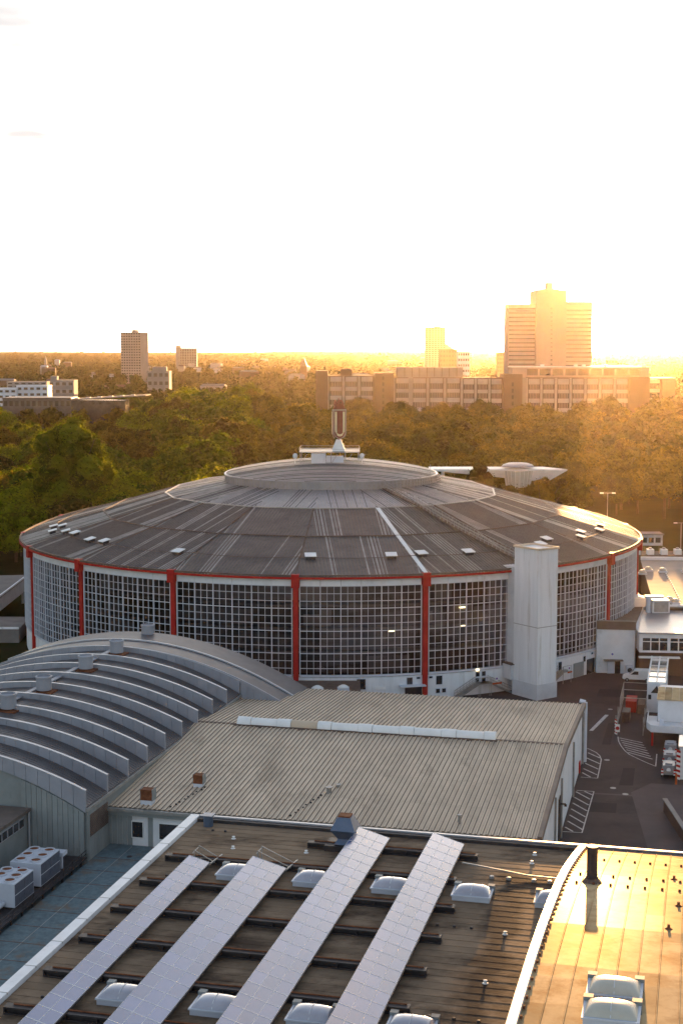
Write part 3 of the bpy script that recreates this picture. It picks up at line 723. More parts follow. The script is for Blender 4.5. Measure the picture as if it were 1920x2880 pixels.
# right flank: panels, door, pipes
for j in range(14):
    w = 153.2+j*4.25; g = MB(); zt = (bz(w) if w < 184 else 10.35-(w-184)*1.7/29.4)-.6
    g.hexa([(-15.86,w,0.05),(-15.70,w,0.05),(-15.70,w+4.2,0.05),(-15.86,w+4.2,0.05),(-15.86,w,zt-.1),(-15.70,w,zt-.1),(-15.70,w+4.2,zt-.1),(-15.86,w+4.2,zt-.1)])
    part('wall_panel', g, M['white'], B)
g = MB(); g.box(-15.69,-15.55,176.2,178.2,.05,5.6); part('loading_door', g, M['darksteel'], B)
g = MB(); g.box(-15.69,-15.5,207.5,208.6,0,1.6); part('red_box', g, M['red'], B)
for w in (170.5,178.6,196,212.6):
    g = MB(); g.tube((-15.5,w,0),(-15.5,w,7.6),.13,8); part('downpipe', g, M['steel'], B)
for w in (163.0,177.5):
    g = MB(); g.box(-15.7,-14.9,w,w+.25,4.6,4.75); g.box(-15.1,-14.8,w-.05,w+.3,4.4,4.62); part('wall_lamp', g, M['darksteel'], B)
g = MB(); g.tube((-15.35,213.8,0),(-15.35,213.8,8.9),.3,10); g.tube((-15.35,213.8,8.9),(-16.2,213.8,9.1),.3,10); part('corner_duct', g, M['white2'], B)

# ================================================================== barrel roofed hall
V = thing('barrel_hall', 'grey arched barrel-roof hall with raised pale fins across its roof', 'hall', (-84,178,0))
def zs(u): return 15.6-((u+84)/19.6)**2*5.4
def zt(u): return 16.25-((u+84)/19.6)**2*4.2
FW = [146.36+6.19*i for i in range(10)]
UL, UR = -103.6, -64.4
us = [UL+(UR-UL)*i/28 for i in range(29)]
def arch(g, w0, w1, fn, us_, th=.25, mi=0):
    for a_, b_ in zip(us_[:-1], us_[1:]):
        g.hexa([(a_,w0,fn(a_)-th),(b_,w0,fn(b_)-th),(b_,w1,fn(b_)-th),(a_,w1,fn(a_)-th),(a_,w0,fn(a_)),(b_,w0,fn(b_)),(b_,w1,fn(b_)),(a_,w1,fn(a_))], mi)
for i in range(9):
    g = MB(); arch(g, FW[i]+.2, FW[i+1]-.2, zs, us)
    rp = part('roof_bay', g, M['greymetal'], V)
    g = MB()
    for j in range(1,10):
        w = FW[i]+.2+(6.19-.4)*j/10
        g.path([(a_,w,zs(a_)+.02) for a_ in us[::2]], .05, .05)
    part('seams', g, M['seam'], rp, kind='stuff')
for i, w in enumerate(FW):
    g = MB(); g.path([(a_,w,zt(a_)+.04) for a_ in us], .40, .08)
    fn_ = part('roof_fin', g, M['fincap'], V)
    k0 = 0
    for a_, b_ in zip(us[:-1], us[1:]):
        lo = -.6
        g = MB(); e = .02
        g.hexa([(a_+e,w-.17,zs(a_)+lo),(b_-e,w-.17,zs(b_)+lo),(b_-e,w+.17,zs(b_)+lo),(a_+e,w+.17,zs(a_)+lo),(a_+e,w-.17,zt(a_)),(b_-e,w-.17,zt(b_)),(b_-e,w+.17,zt(b_)),(a_+e,w+.17,zt(a_))])
        part('fin_panel', g, M['fin'], fn_)
def zl(u): return 16.2-((u+84)/19.6)**2*4.05
us2 = [UL+(-57.4-UL)*i/30 for i in range(31)]
g = MB(); arch(g, FW[9]+.2, 207.0, zl, us2, .4); part('roof_bay', g, M['greymetal'], V)
g = MB(); arch(g, 207.05, 213.6, lambda u: zl(u)+.1, us2, .4); part('roof_bay', g, M['greymetal'], V)
g = MB(); g.path([(a_,207.0,zl(a_)+.14) for a_ in us2], .3, .2); part('bay_flashing', g, M['fincap'], V)
g = MB(); g.path([(a_,FW[9]+.1,zl(a_)-.12) for a_ in us2], .3, .5); part('verge', g, M['fin'], V)
for j in range(7):
    g = MB(); a_ = -64.3+j; g.hexa([(a_,FW[9]+.06,8),(a_+.96,FW[9]+.06,8),(a_+.96,FW[9]+.3,8),(a_,FW[9]+.3,8),(a_,FW[9]+.06,zl(a_)-.3),(a_+.96,FW[9]+.06,zl(a_+.96)-.3),(a_+.96,FW[9]+.3,zl(a_+.96)-.3),(a_,FW[9]+.3,zl(a_)-.3)])
    part('end_panel', g, M['fin'], V)
# body below the roof
g = MB(); g.extr([(UL,0)]+[(a_,zs(a_)-.3) for a_ in us]+[(UR-.05,0)], 1, 146.6, 202); part('wall', g, M['clad'], V)
g = MB(); g.extr([(UL,0)]+[(a_,zl(a_)-.45) for a_ in us2]+[(-57.6,0)], 1, 202.4, 213.3); part('end_wall', g, M['clad'], V)
for j, a_ in enumerate([-72.0+.62*q for q in range(12)]):
    g = MB(); g.hexa([(a_,146.12,3.8),(a_+.58,146.12,3.8),(a_+.58,146.2,3.8),(a_,146.2,3.8),(a_,146.12,zs(a_)-.7),(a_+.58,146.12,zs(a_+.58)-.7),(a_+.58,146.2,zs(a_+.58)-.7),(a_,146.2,zs(a_)-.7)])
    part('cladding_panel', g, M['clad'], V)
for j in range(8):
    w = 146.9+.72*j; g = MB(); g.box(UR-.04,UR+.05,w,w+.68,3.8,9.8); part('side_panel', g, M['clad'], V)
g = MB()
for j in range(14): g.box(UR+.05,UR+.13,147.2,152.2,6.6+j*.18,6.7+j*.18)
part('louvre', g, M['curb'], V)
g = MB(); g.box(UR-.1,UR+.25,146.3,213,zs(UR)-.5,zs(UR)-.2); part('gutter', g, M['steel'], V)
# ridge catwalk and ventilators
g = MB(); g.box(-84.35,-83.65,146.6,211,15.75,15.9); 
for j in range(21): g.box(-84.5,-83.5,147+j*3.05,147.12+j*3.05,15.5,15.78)
part('ridge_catwalk', g, M['fin'], V)
for w in (164.8,175.0,188.6,199.8,213.0-.5,155.5):
    g = MB(); u = -82.6; z = zs(u)
    g.lathe([(1.0,z+.3),(1.0,z+1.9),(1.1,z+1.9),(1.1,z+2.1),(.9,z+2.15),(.9,z+1.95),(.1,z+1.9)], c=(u,w), n=20)
    vt = part('roof_ventilator', g, M['fin'], V)
    g = MB(); g.box(u-1.4,u+1.4,w-1.3,w+1.3,z-.25,z+.12); g.tube((u,w,z),(u,w,z+.35),.75,14); part('base_plate', g, M['rust'], vt)

# ================================================================== low roof with chillers
LR = thing('low_annex', 'low flat-roofed annex with mossy blue-grey roof between the halls', 'annex', (-53.5,128,0))
g = MB(); g.box(-64.35,-41.9,90,146.2,0,4.0); g.box(-64.3,-41.9,146.2,152.7,0,4.0); part('roof_slab', g, M['lowroof'], LR)
g = MB(); g.box(-84,-64.45,90,146.1,0,3.7); part('rear_slab', g, M['lowroof'], LR)
for j in range(15):
    g = MB(); w = 92+4.0*j; g.box(-64.1,-42.2,w,w+.10,4.0,4.025); part('roof_joint', g, M['curb'], LR)
for j in range(5):
    g = MB(); u = -61.5+4.4*j; g.box(u,u+.08,91,152.2,4.0,4.018); part('roof_joint', g, M['clad'], LR)
for u,w in ((-55.0,139.5),(-60.5,149)):
    g = MB(); g.lathe([(.3,4.0),(.28,4.06),(.02,4.07)], c=(u,w), n=12); part('roof_drain', g, M['darksteel'], LR)
g = MB(); g.box(-49.9,-49.4,92,132.8,3.8,4.25); part('upstand', g, M['clad'], LR)
g = MB(); 
for w in range(93,134,3): g.bar((-49.65,w,4.25),(-49.65,w,5.2),.07,.07)
for h_ in (4.75,5.2): g.bar((-49.65,92,h_),(-49.65,132.8,h_),.07,.07)
part('guard_rail', g, M['steel'], LR)
g = MB(); g.box(-64.3,-42,152.35,152.78,3.8,3.98); part('wall_kerb', g, M['curb'], LR)
# steel deck
DK = thing('chiller_deck', 'dark steel deck carrying the rooftop chillers', 'steel deck', (-66.6,137,3.8))
g = MB(); g.box(-69.2,-64.2,122,147.5-1.6,4.55,4.7); part('grating', g, M['darksteel'], DK)
for w in [123+2.4*i for i in range(10)]:
    g = MB(); g.box(-64.5,-64.3,w,w+.16,3.8,4.55); g.box(-69,-68.8,w,w+.16,3.72,4.55); part('leg', g, M['darksteel'], DK)
g = MB()
for w in [123+2.4*i for i in range(10)]: g.bar((-64.22,w,4.7),(-64.22,w,5.5),.06,.06)
for h_ in (5.1,5.5): g.bar((-64.22,122,h_),(-64.22,145.8,h_),.06,.06)
part('railing', g, M['darksteel'], DK)
def chiller(w0, w1, label):
    c_ = thing('chiller', label, 'chiller', (-66.6,(w0+w1)/2,4.7), group='rooftop chillers')
    g = MB(); g.box(-68.4,-65.0,w0,w1,4.9,7.3); part('cabinet', g, M['white2'], c_)
    g = MB(); g.box(-68.3,-65.1,w0+.1,w1-.1,4.71,4.9); part('skid', g, M['darksteel'], c_)
    n_ = 2
    for j in range(n_):
        for z0_, z1_ in ((4.98,6.05),(6.15,7.2)):
            a_ = w0+.12+(w1-w0-.2)*j/n_; b_ = w0-.02+(w1-w0-.1)*(j+1)/n_
            g = MB(); g.box(-65.0,-64.96,a_,b_,z0_,z1_); part('coil_panel', g, M['coil'], c_)
    for j in range(3):
        for u in (-67.55,-65.85):
            w = w0+.8+(w1-w0-1.6)*j/2
            g = MB(); g.lathe([(.62,7.3),(.62,7.5),(.52,7.5),(.5,7.36),(.05,7.36)], c=(u,w), n=16); fr = part('fan_ring', g, M['white2'], c_)
            g = MB(); g.lathe([(.5,7.37),(.5,7.42),(.1,7.47),(.02,7.47)], c=(u,w), n=12); part('fan', g, M['rust'], fr)
    if 'badge' not in label: return
    g = MB(); g.lathe([(.001,0),(.14,0),(.14,.02)], c=(0,0), n=10)
    g2 = MB(); g2.add([(x-67.4,w0-.015-z,6.7+y) for x,y,z in g.v], g.f); g2.box(-67.15,-66.75,w0-.03,w0-.005,6.64,6.76); part('emblem', g2, M['red'], c_)
chiller(129.9,134.3,'white rooftop chiller with six fans, nearer of the two'); chiller(135.9,140.7,'white rooftop chiller with six fans and red badge, farther of the two')
g = MB(); g.tube((-66.2,125,5.3),(-66.2,129.8,5.3),.28,10); g.tube((-67.2,125,5.2),(-67.2,129.8,5.2),.2,10); g.box(-66.5,-65.9,127.4,127.6,4.7,5.1)
solo('chiller_pipes', g, M['white2'], 'pair of insulated pipes leading into the nearer chiller', 'pipes', (-66.6,127.5,4.7))
g = MB(); g.bar((-65.4,142,4.7),(-65.4,142,6.2),.2,.2); g.box(-66.2,-65.0,141.4,142.6,6.2,6.6)
solo('vent_stub', g, M['white2'], 'small white air outlet beyond the far chiller', 'air outlet', (-65.4,142,4.7))
# small building at the left edge
SB = thing('side_building', 'grey clad building with strip windows at the left edge', 'building', (-78,133,0))
g = MB(); g.box(-84,-71.2,112,145.9,0,9.4); part('wall', g, M['clad'], SB)
g = MB(); g.box(-84.2,-70.8,111.8,146.0,9.4,9.75); part('roof', g, M['roofdark'], SB)
for j in range(24):
    w = 112.6+1.35*j; g = MB(); g.box(-71.2,-71.12,w,w+1.25,7.9,9.0); f = part('window', g, M['fincap'], SB)
    g = MB(); g.box(-71.13,-71.08,w+.12,w+1.13,8.02,8.88); part('pane', g, M['darkwin'], f)
g = MB(); g.tube((-70.9,145.7,3.8),(-70.9,145.7,9.4),.1,8); part('downpipe', g, M['fincap'], SB)

# ================================================================== foreground hall with solar roof
ZF = 20.0
Fh = thing('solar_roof_hall', 'flat brown-felted hall roof carrying solar arrays and skylights in the foreground', 'hall', (-20,88,0))
g = MB(); g.box(-41.4,24,50,116.8,0,ZF-.06); part('wall', g, M['clad'], Fh)
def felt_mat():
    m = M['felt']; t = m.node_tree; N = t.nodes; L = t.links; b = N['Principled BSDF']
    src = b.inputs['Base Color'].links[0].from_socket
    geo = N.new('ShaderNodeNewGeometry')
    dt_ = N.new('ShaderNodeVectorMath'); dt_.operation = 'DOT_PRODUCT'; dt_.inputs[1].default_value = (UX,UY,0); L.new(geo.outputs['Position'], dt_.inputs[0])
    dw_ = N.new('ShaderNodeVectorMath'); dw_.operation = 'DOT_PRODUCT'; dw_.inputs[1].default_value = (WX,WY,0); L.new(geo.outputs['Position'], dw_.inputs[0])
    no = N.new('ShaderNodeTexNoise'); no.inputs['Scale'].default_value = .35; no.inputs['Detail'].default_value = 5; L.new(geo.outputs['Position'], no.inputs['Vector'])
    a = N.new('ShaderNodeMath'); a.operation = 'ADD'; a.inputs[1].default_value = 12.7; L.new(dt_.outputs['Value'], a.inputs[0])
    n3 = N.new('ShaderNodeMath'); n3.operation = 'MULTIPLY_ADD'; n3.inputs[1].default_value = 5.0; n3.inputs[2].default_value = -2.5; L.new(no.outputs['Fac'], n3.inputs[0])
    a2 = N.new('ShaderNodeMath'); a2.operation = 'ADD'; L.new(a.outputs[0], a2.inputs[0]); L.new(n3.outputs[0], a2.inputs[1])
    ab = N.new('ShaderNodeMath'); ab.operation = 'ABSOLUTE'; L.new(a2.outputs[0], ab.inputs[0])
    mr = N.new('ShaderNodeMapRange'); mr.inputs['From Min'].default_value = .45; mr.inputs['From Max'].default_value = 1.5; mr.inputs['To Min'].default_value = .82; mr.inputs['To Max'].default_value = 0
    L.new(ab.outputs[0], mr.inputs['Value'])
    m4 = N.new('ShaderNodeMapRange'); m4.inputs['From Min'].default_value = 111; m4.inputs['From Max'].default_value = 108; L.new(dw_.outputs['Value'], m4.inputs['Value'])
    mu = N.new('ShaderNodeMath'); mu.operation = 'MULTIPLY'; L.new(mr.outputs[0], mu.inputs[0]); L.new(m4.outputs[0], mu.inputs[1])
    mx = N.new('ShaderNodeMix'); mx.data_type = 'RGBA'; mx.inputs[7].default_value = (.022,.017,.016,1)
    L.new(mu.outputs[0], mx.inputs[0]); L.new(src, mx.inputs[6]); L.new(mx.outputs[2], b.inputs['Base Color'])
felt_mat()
rr = random.Random(3)
w = 62.0
while w < 116.0:           # lapped felt strips
    g = MB(); n_ = 8; x0, x1 = -40.9, -8.55
    prof_ = [(w,-.01),(w,.020),(w+1.02,.002),(w+1.02,-.01)]
    vs_ = []
    for i in range(n_+1):
        x = x0+(x1-x0)*i/n_; jz = rr.uniform(-.004,.006); jw = rr.uniform(-.03,.03)
        vs_.append([(x,p+jw,ZF+q+(jz if q > .01 else 0)) for p,q in prof_])
    for a_, b_ in zip(vs_[:-1], vs_[1:]):
        g.add(a_+b_, [(0,1,5,4),(1,2,6,5),(2,3,7,6)])
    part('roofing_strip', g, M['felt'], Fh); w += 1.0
g = MB(); g.box(-41.75,-40.95,50,117.0,ZF-.3,ZF+.32); part('edge_trim', g, M['trim'], Fh)
for j in range(14):
    g = MB(); g.box(-41.77,-40.93,60+4.1*j,60.06+4.1*j,ZF+.2,ZF+.335); part('trim_joint', g, M['steel'], Fh)
g = MB(); g.box(-40.9,24,116.2,116.75,ZF-.2,ZF+.22); part('parapet', g, M['darksteel'], Fh)
g = MB(); g.box(-40.9,24,116.76,117.05,ZF-.1,ZF+.34); part('parapet_coping', g, M['fincap'], Fh)
# dark ballast beams
for j in range(7):
    w = 78.6+5.56*j; x1 = -16.2 if j != 5 else -17.0
    g = MB(); x0 = -40.1 if j < 6 else -30
    for dz, hw in ((.08,.32),(.46,.32)): g.box(x0,x1,w-hw,w+hw,ZF+dz-.05,ZF+dz+.05)
    g.box(x0,x1,w-.06,w+.06,ZF+.12,ZF+.42)
    k_ = x0
    while k_ < x1: g.box(k_,k_+.08,w-.3,w+.3,ZF+.12,ZF+.42); k_ += 2.0
    bm_ = part('ballast_beam', g, M['darksteel'], Fh)
    g = MB(); g.tube((x0+.5,w+.12,ZF+.56),(x1-.2,w+.12,ZF+.56),.05,6); part('conduit', g, M['rust'], bm_)
# skylights
def skylight(u0, w0, parent, z, wd_=2.75, dp=2.0, opal=False, tilt=0.0):
    g = MB(); z -= .1; g.box(u0,u0+wd_,w0,w0+dp,z+.08,z+.42); g.box(u0-.08,u0+wd_+.08,w0-.08,w0+dp+.08,z+.42,z+.52)
    s_ = part('skylight', g, M['white2'], parent)
    g = MB(); nu, nw = 14, 10; vs_ = []
    for i in range(nu+1):
        for j in range(nw+1):
            a_ = i/nu*2-1; b_ = j/nw*2-1
            h_ = .47*((1-abs(a_)**3.2)**.55)*((1-abs(b_)**2.6)**.6)
            vs_.append((u0+.06+(wd_-.12)*i/nu, w0+.06+(dp-.12)*j/nw, z+.53+h_))
    g.add(vs_, [(i*(nw+1)+j,(i+1)*(nw+1)+j,(i+1)*(nw+1)+j+1,i*(nw+1)+j+1) for i in range(nu) for j in range(nw)])
    part('dome', g, M['domeopal' if opal else 'dome'], s_, smooth=True)
    g = MB(); g.path([(u0+wd_/2,w0+.08+(dp-.16)*j/8,z+.545+.47*((1-abs(j/4-1)**2.6)**.6)) for j in range(9)], .05, .03); part('glazing_bar', g, M['pvframe'], s_)
    for u in (u0-.12,u0+wd_-.38):
        g = MB(); g.box(u,u+.5,w0+dp-.1,w0+dp+.35,z,z+.72); part('hinge_box', g, M['clad'], s_)
for w0 in (103.2,80.9):
    for k_ in range(5):
        u0 = -34.9+6.03*k_ - (.25 if w0 < 90 else 0)
        if u0 > -11.5 and w0 < 90: continue
        skylight(u0, w0, Fh, ZF+.03, wd_=2.75 if u0 < -11.5 else 2.1)
# exhaust cowl
def taper(g, u, w, z0, z1, a0, a1, mi=0):
    g.hexa([(u-a0,w-a0,z0),(u+a0,w-a0,z0),(u+a0,w+a0,z0),(u-a0,w+a0,z0),(u-a1,w-a1,z1),(u+a1,w-a1,z1),(u+a1,w+a1,z1),(u-a1,w+a1,z1)], mi)
g = MB(); cu, cw = -27.0, 112.3
taper(g,cu,cw,ZF+.55,ZF+.95,.75,.5); taper(g,cu,cw,ZF+.95,ZF+1.75,.5,1.0); taper(g,cu,cw,ZF+1.75,ZF+2.75,1.0,.55)
ec = part('exhaust_cowl', g, M['bluecowl'], Fh)
g = MB(); g.box(cu-.5,cu+.5,cw-.5,cw+.5,ZF+2.75,ZF+2.85); part('cowl_mouth', g, M['rust'], ec)
g = MB(); g.box(cu-1.5,cu+1.2,cw-1.0,cw+1.0,ZF+.03,ZF+.5); part('cowl_base', g, M['darksteel'], ec)
for u,w in ((-12.0,114.4),(-12.0,112.4),(-12.2,97.8),(-12.4,89.6),(-36.5,112.5),(-35.8,110.2),(-29.8,110.6)):
    g = MB(); g.lathe([(.2,ZF+.02),(.1,ZF+.06),(.09,ZF+.16),(.13,ZF+.16),(.13,ZF+.22),(.02,ZF+.23)], c=(u,w), n=10); part('drain_vent', g, M['hatch'], Fh)
g = MB(); g.tube((-39.6,115.2,ZF),(-39.6,115.2,ZF+.9),.42,12); g.box(-40.1,-39.1,114.7,115.7,ZF+.9,ZF+1.0); part('roof_fan', g, M['bluecowl'], Fh)
g = MB(); g.path([(-17.2,110.5,ZF+.3),(-15,109.8,ZF+.32),(-12,109.3,ZF+.15),(-9.0,109.2,ZF+.12)], .14, .1)
for u in (-14.6,-13.3,-11.4,-10.2): g.lathe([(.2,ZF+.02),(.18,ZF+.2),(.02,ZF+.22)], c=(u,108.4), n=8)
part('roof_conduit', g, M['steel'], Fh)
g = MB()
for u,w in [(-17+1.2*j,98.2) for j in range(3)]+[(-38.8+1.1*j,92.0+11*q) for j in range(2) for q in range(-1,3)]+[(-16.5+1.5*j,84.0) for j in range(4)]:
    g.lathe([(.13,ZF+.03),(.1,ZF+.16),(.02,ZF+.17)], c=(u,w), n=6)
part('fixings', g, M['darksteel'], Fh, kind='stuff')

# ================================================================== solar arrays
def pv_mesh(wm, lm):
    g = MB(); g.box(.02,wm-.02,.04,lm-.04,-.02,.0,0)
    for a_ in ((0,wm,0,.04),(0,wm,lm-.04,lm),(0,.02,.04,lm-.04),(wm-.02,wm,.04,lm-.04)): g.box(*a_,-.03,.008,1)
    return mesh_of('solar_panel', g, [M['pv'],M['pvframe']])
LM = 1.69
for n_, (uh, zh, ul, zl_, wf, nc, lab) in enumerate(((-37.7,21.05,-36.05,20.6,105.1,2,'narrow solar array two panels wide, nearest the white roof edge'),
        (-32.6,21.35,-29.96,20.6,105.3,3,'solar array three panels wide, second row from the white roof edge'),
        (-26.3,21.35,-23.7,20.6,114.0,3,'solar array three panels wide beside the blue exhaust cowl'),
        (-20.13,21.35,-17.6,20.6,114.0,3,'solar array three panels wide, nearest the sunlit curved roof'))):
    ang = math.atan2(zl_-zh, ul-uh); wid = math.hypot(ul-uh, zl_-zh); wm = wid/nc
    sa = thing('solar_array', lab, 'solar array', ((uh+ul)/2, 88, ZF), group='rows of solar panels on the felt roof')
    me = pv_mesh(wm-.002, LM-.002); rw = int((wf-61.5)/LM)
    for c_ in range(nc):
        for r_ in range(rw):
            f = c_/nc; piece('solar_panel', me, sa, (uh+(ul-uh)*f, wf-LM*(r_+1), zh+(zl_-zh)*f), (0,-ang,0))
    for f in (.12,.5,.88):
        u = uh+(ul-uh)*f; z = zh+(zl_-zh)*f-.1
        g = MB(); g.box(u-.04,u+.04,wf-LM*rw,wf+.4,z-.06,z+.03); part('rail', g, M['darksteel'], sa)
    for j in range(8):
        w = 78.6+5.56*j-.3
        if w > wf: continue
        g = MB(); g.bar((uh+.1,w,ZF+.5),(uh+.1,w,zh-.08),.08,.08); g.bar((uh+.1,w,zh-.12),(ul,w,zl_-.12),.07,.07); g.bar((uh+.1,w,zh-.2),(ul-.6,w,ZF+.5),.06,.06); g.bar((ul-.1,w,ZF+.5),(ul-.1,w,zl_-.1),.08,.08)
        part('support_frame', g, M['darksteel'], sa)
    if n_ < 2:
        g = MB()
        for dw in (.6,1.7):
            g.bar((uh+.2,wf+dw,ZF+.1),(uh+.2,wf+dw,zh+.2),.07,.07); g.bar((uh+.2,wf+dw,zh+.2),(ul+.2,wf+dw,ZF+.4),.06,.06)
        g.bar((uh+.2,wf+.2,zh+.1),(uh+.2,wf+1.9,zh+.1),.06,.06); g.bar((ul,wf-.5,ZF+.5),(ul+.3,wf+2.2,ZF+.5),.1,.1)
        part('end_frame', g, M['steel'], sa)
    g = MB(); g.box(ul-.02,ul+.06,wf-LM*rw,wf,zl_-.16,zl_-.02); part('cable_tray', g, M['darksteel'], sa)

# ================================================================== curved hall at lower right, in the sun
G = thing('curved_roof_hall', 'hall with curved sheet-metal roof glowing gold in the low sun', 'hall', (6,85,0))
GP = [(50,26.2),(60,26.7),(69.4,26.75),(77.9,26.5),(85.8,25.95),(94.8,24.85),(101,23.75),(108,22.2),(112.5,21.15),(116.4,20.15)]
def gz(w):
    for (a_,za),(b_,zb) in zip(GP[:-1],GP[1:]):
        if w <= b_: return za+(zb-za)*(w-a_)/(b_-a_)
    return GP[-1][1]
g = MB(); g.extr([(50,0.5)]+[(a_,z-.08) for a_,z in GP]+[(116.15,0.5)], 0, -8.2, 24); part('wall', g, M['clad'], G)
rows = [50,56,62,67.5,73,78.5,84,89.5,95,100.5,106,111.2,116.4]
su = 1.12
for r_ in range(1,len(rows)-1):
    wa, wb = rows[r_], rows[r_+1]
    g = MB(); k_ = 3; lift = .012
    pts_ = [(wa-.06+(wb-wa+.06)*i/k_) for i in range(k_+1)]
    prof_ = [(0,.0),(su-.10,.0),(su-.07,.045),(su-.03,.045),(su,.0)]
    vs_ = []
    for i, w in enumerate(pts_):
        vs_ += [(x, w-wa, gz(w)-gz(wa)+z+lift*(i/k_)) for x,z in prof_]
    m_ = len(prof_)
    g.add(vs_, [(i*m_+j,i*m_+j+1,(i+1)*m_+j+1,(i+1)*m_+j) for i in range(k_) for j in range(m_-1)])
    g.add([(0,wb-wa,gz(wb)-gz(wa)+lift),(su,wb-wa,gz(wb)-gz(wa)+lift),(su,wb-wa,gz(wb)-gz(wa)-.03),(0,wb-wa,gz(wb)-gz(wa)-.03)],[(0,1,2,3)])
    me = mesh_of('roof_sheet', g, M['gold'])
    for c_ in range(22): piece('roof_sheet', me, G, (-8.1+su*c_, wa, gz(wa)+.004*(c_%2)))
g = MB(); g.path([(-8.35,w,gz(w)+.12) for w in rows], .5, .34); part('edge_trim', g, M['trim'], G)
g = MB()
for w in [62+1.25*i for i in range(43)]: g.box(-8.05,-7.92,w,w+.16,gz(w)+.05,gz(w)+.2)
part('trim_clips', g, M['rust'], G, kind='stuff')
g = MB()
for w in (96.5,108.2,99.8):
    for c_ in range(20):
        u = -7.6+su*c_+.3; g.lathe([(.1,gz(w)+.02),(.08,gz(w)+.16),(.01,gz(w)+.17)], c=(u,w), n=6)
part('fixings', g, M['rust'], G, kind='stuff')
g = MB(); u, w = -6.34, 97.2; z = gz(w)
g.tube((u,w,z-.2),(u,w,z+2.45),.36,18); g.tube((u,w,z+.35),(u,w,z+.5),.43,18); g.tube((u,w,z+2.4),(u,w,z+2.55),.41,18)
pp_ = part('flue_pipe', g, M['darksteel'], G, smooth=False)
g = MB(); g.lathe([(.75,z-.1),(.62,z+.1),(.42,z+.34)], c=(u,w), n=18); part('flashing', g, M['curb'], pp_)
skylight(-4.95,73.9,G,gz(75)+.05,2.7,2.0,True); skylight(-4.95,70.9,G,gz(72)+.05,2.7,2.0,True)
for u0, w0 in ((-1.0,100.9),(-.6,92.3),(-1.1,86.6)):
    g = MB(); z = gz(w0); g.tube((u0,w0,z-.05),(u0,w0,z+.28),.09,8); g.lathe([(.26,z),(.1,z+.1)], c=(u0,w0), n=8); part('vent_pipe', g, M['rust'], G)

# ================================================================== yard at right
def stripes(name, label, outline, bars, wdt=.16):
    r_ = thing(name, label, 'road marking', (outline[0][0],outline[0][1],.004), kind='structure')
    for a_, b_ in zip(outline[:-1], outline[1:]):
        g = MB(); d = Vector((b_[0]-a_[0],b_[1]-a_[1])).normalized(); n_ = Vector((-d.y,d.x))*wdt/2; e = d*wdt*.3
        g.add([(a_[0]-n_.x,a_[1]-n_.y,.006),(b_[0]-n_.x+e.x,b_[1]-n_.y+e.y,.006),(b_[0]+n_.x+e.x,b_[1]+n_.y+e.y,.006),(a_[0]+n_.x,a_[1]+n_.y,.006)],[(0,1,2,3)])
        part('border_line', g, M['paint'], r_)
    for a_, b_ in bars:
        g = MB(); d = Vector((b_[0]-a_[0],b_[1]-a_[1])).normalized(); n_ = Vector((-d.y,d.x))*wdt*.75
        g.add([(a_[0]-n_.x,a_[1]-n_.y,.012),(b_[0]-n_.x,b_[1]-n_.y,.012),(b_[0]+n_.x,b_[1]+n_.y,.012),(a_[0]+n_.x,a_[1]+n_.y,.012)],[(0,1,2,3)])
        part('hatch_line', g, M['paint'], r_)
stripes('hatched_marking', 'white hatched box painted beside the beige hall, nearer of two', [(-15.3,199.2),(-12.95,199.2),(-13.16,181.3),(-15.5,181.2)],
        [((-15.3+.0,182.5+2.6*j+3.0),(-13.2,182.5+2.6*j)) for j in range(6)]+[((-15.4,183.0),(-14.3,181.5)),((-14.2,199.0),(-13.1,197.6))])
stripes('hatched_marking', 'white hatched patch with rounded corner beside the beige hall, farther of two', [(-15.5,221.3),(-14.8,220.4),(-14.0,219.2),(-13.4,217.6),(-13.03,215.6),(-12.95,211),(-12.91,205.7),(-15.2,205.7)],
        [((-15.2,207.4+2.9*j+2.7),(-13.1,207.4+2.9*j)) for j in range(4)]+[((-15.2,208),(-13.9,206))])
stripes('hatched_marking', 'white curved hatched island painted near the fenced cage', [(-11.36,229.3),(-11.1,226.5),(-10.57,223.8),(-9.9,221.3),(-9.13,219.3),(-7.6,217),(-6.3,215.2),(-5.12,213.8),(-5.16,220.5)],
        [((-11.1+.28*j,228.6-1.35*j),(-7.5+.3*j,226.5-1.5*j)) for j in range(7)])
g = MB().add([(-16,232,.006),(-14.2,243,.006),(-13.6,243,.006),(-15.4,232,.006)],[(0,1,2,3)])
solo('road_line', g, M['paint'], 'worn white line painted across the yard toward the arena shaft', 'road marking', (-15,237,.004), kind='structure')
g = MB().prism([(-15.2,198),(-6,198.4),(-6,199.0),(-15.2,198.5)], .0, .006)
solo('patch_seam', g, M['asphalt2'], 'paler repair seam across the yard asphalt', 'asphalt seam', (-10,198,.0), kind='structure')
for (u0,u1,w0,w1) in ((-13.4,-9.5,190,194.5),(-9.8,-7.9,203,212),(-13.5,-12.2,224,238),(-16.5,-10,256,262)):
    g = MB().prism([(u0,w0),(u1,w0+.3),(u1-.1,w1),(u0+.15,w1-.2)], 0, .005)
    solo('asphalt_patch', g, M['asphaltdark'], 'dark repaired patch in the yard asphalt', 'asphalt patch', ((u0+u1)/2,(w0+w1)/2,0), kind='structure')
for i_, (u,w) in enumerate(((-10.5,201.5),(-12.2,215.5),(-8.7,199.0),(-13.6,247))):
    g = MB(); g.tube((u,w,.001),(u,w,.012),.42,14)
    solo('manhole_cover', g, M['steel'], 'round steel manhole cover in the yard, ' + ('between the two hatched boxes','beside the rounded hatched patch','near the pale paved strip','beyond the worn white line')[i_], 'manhole cover', (u,w,0), group='manhole covers in the yard')
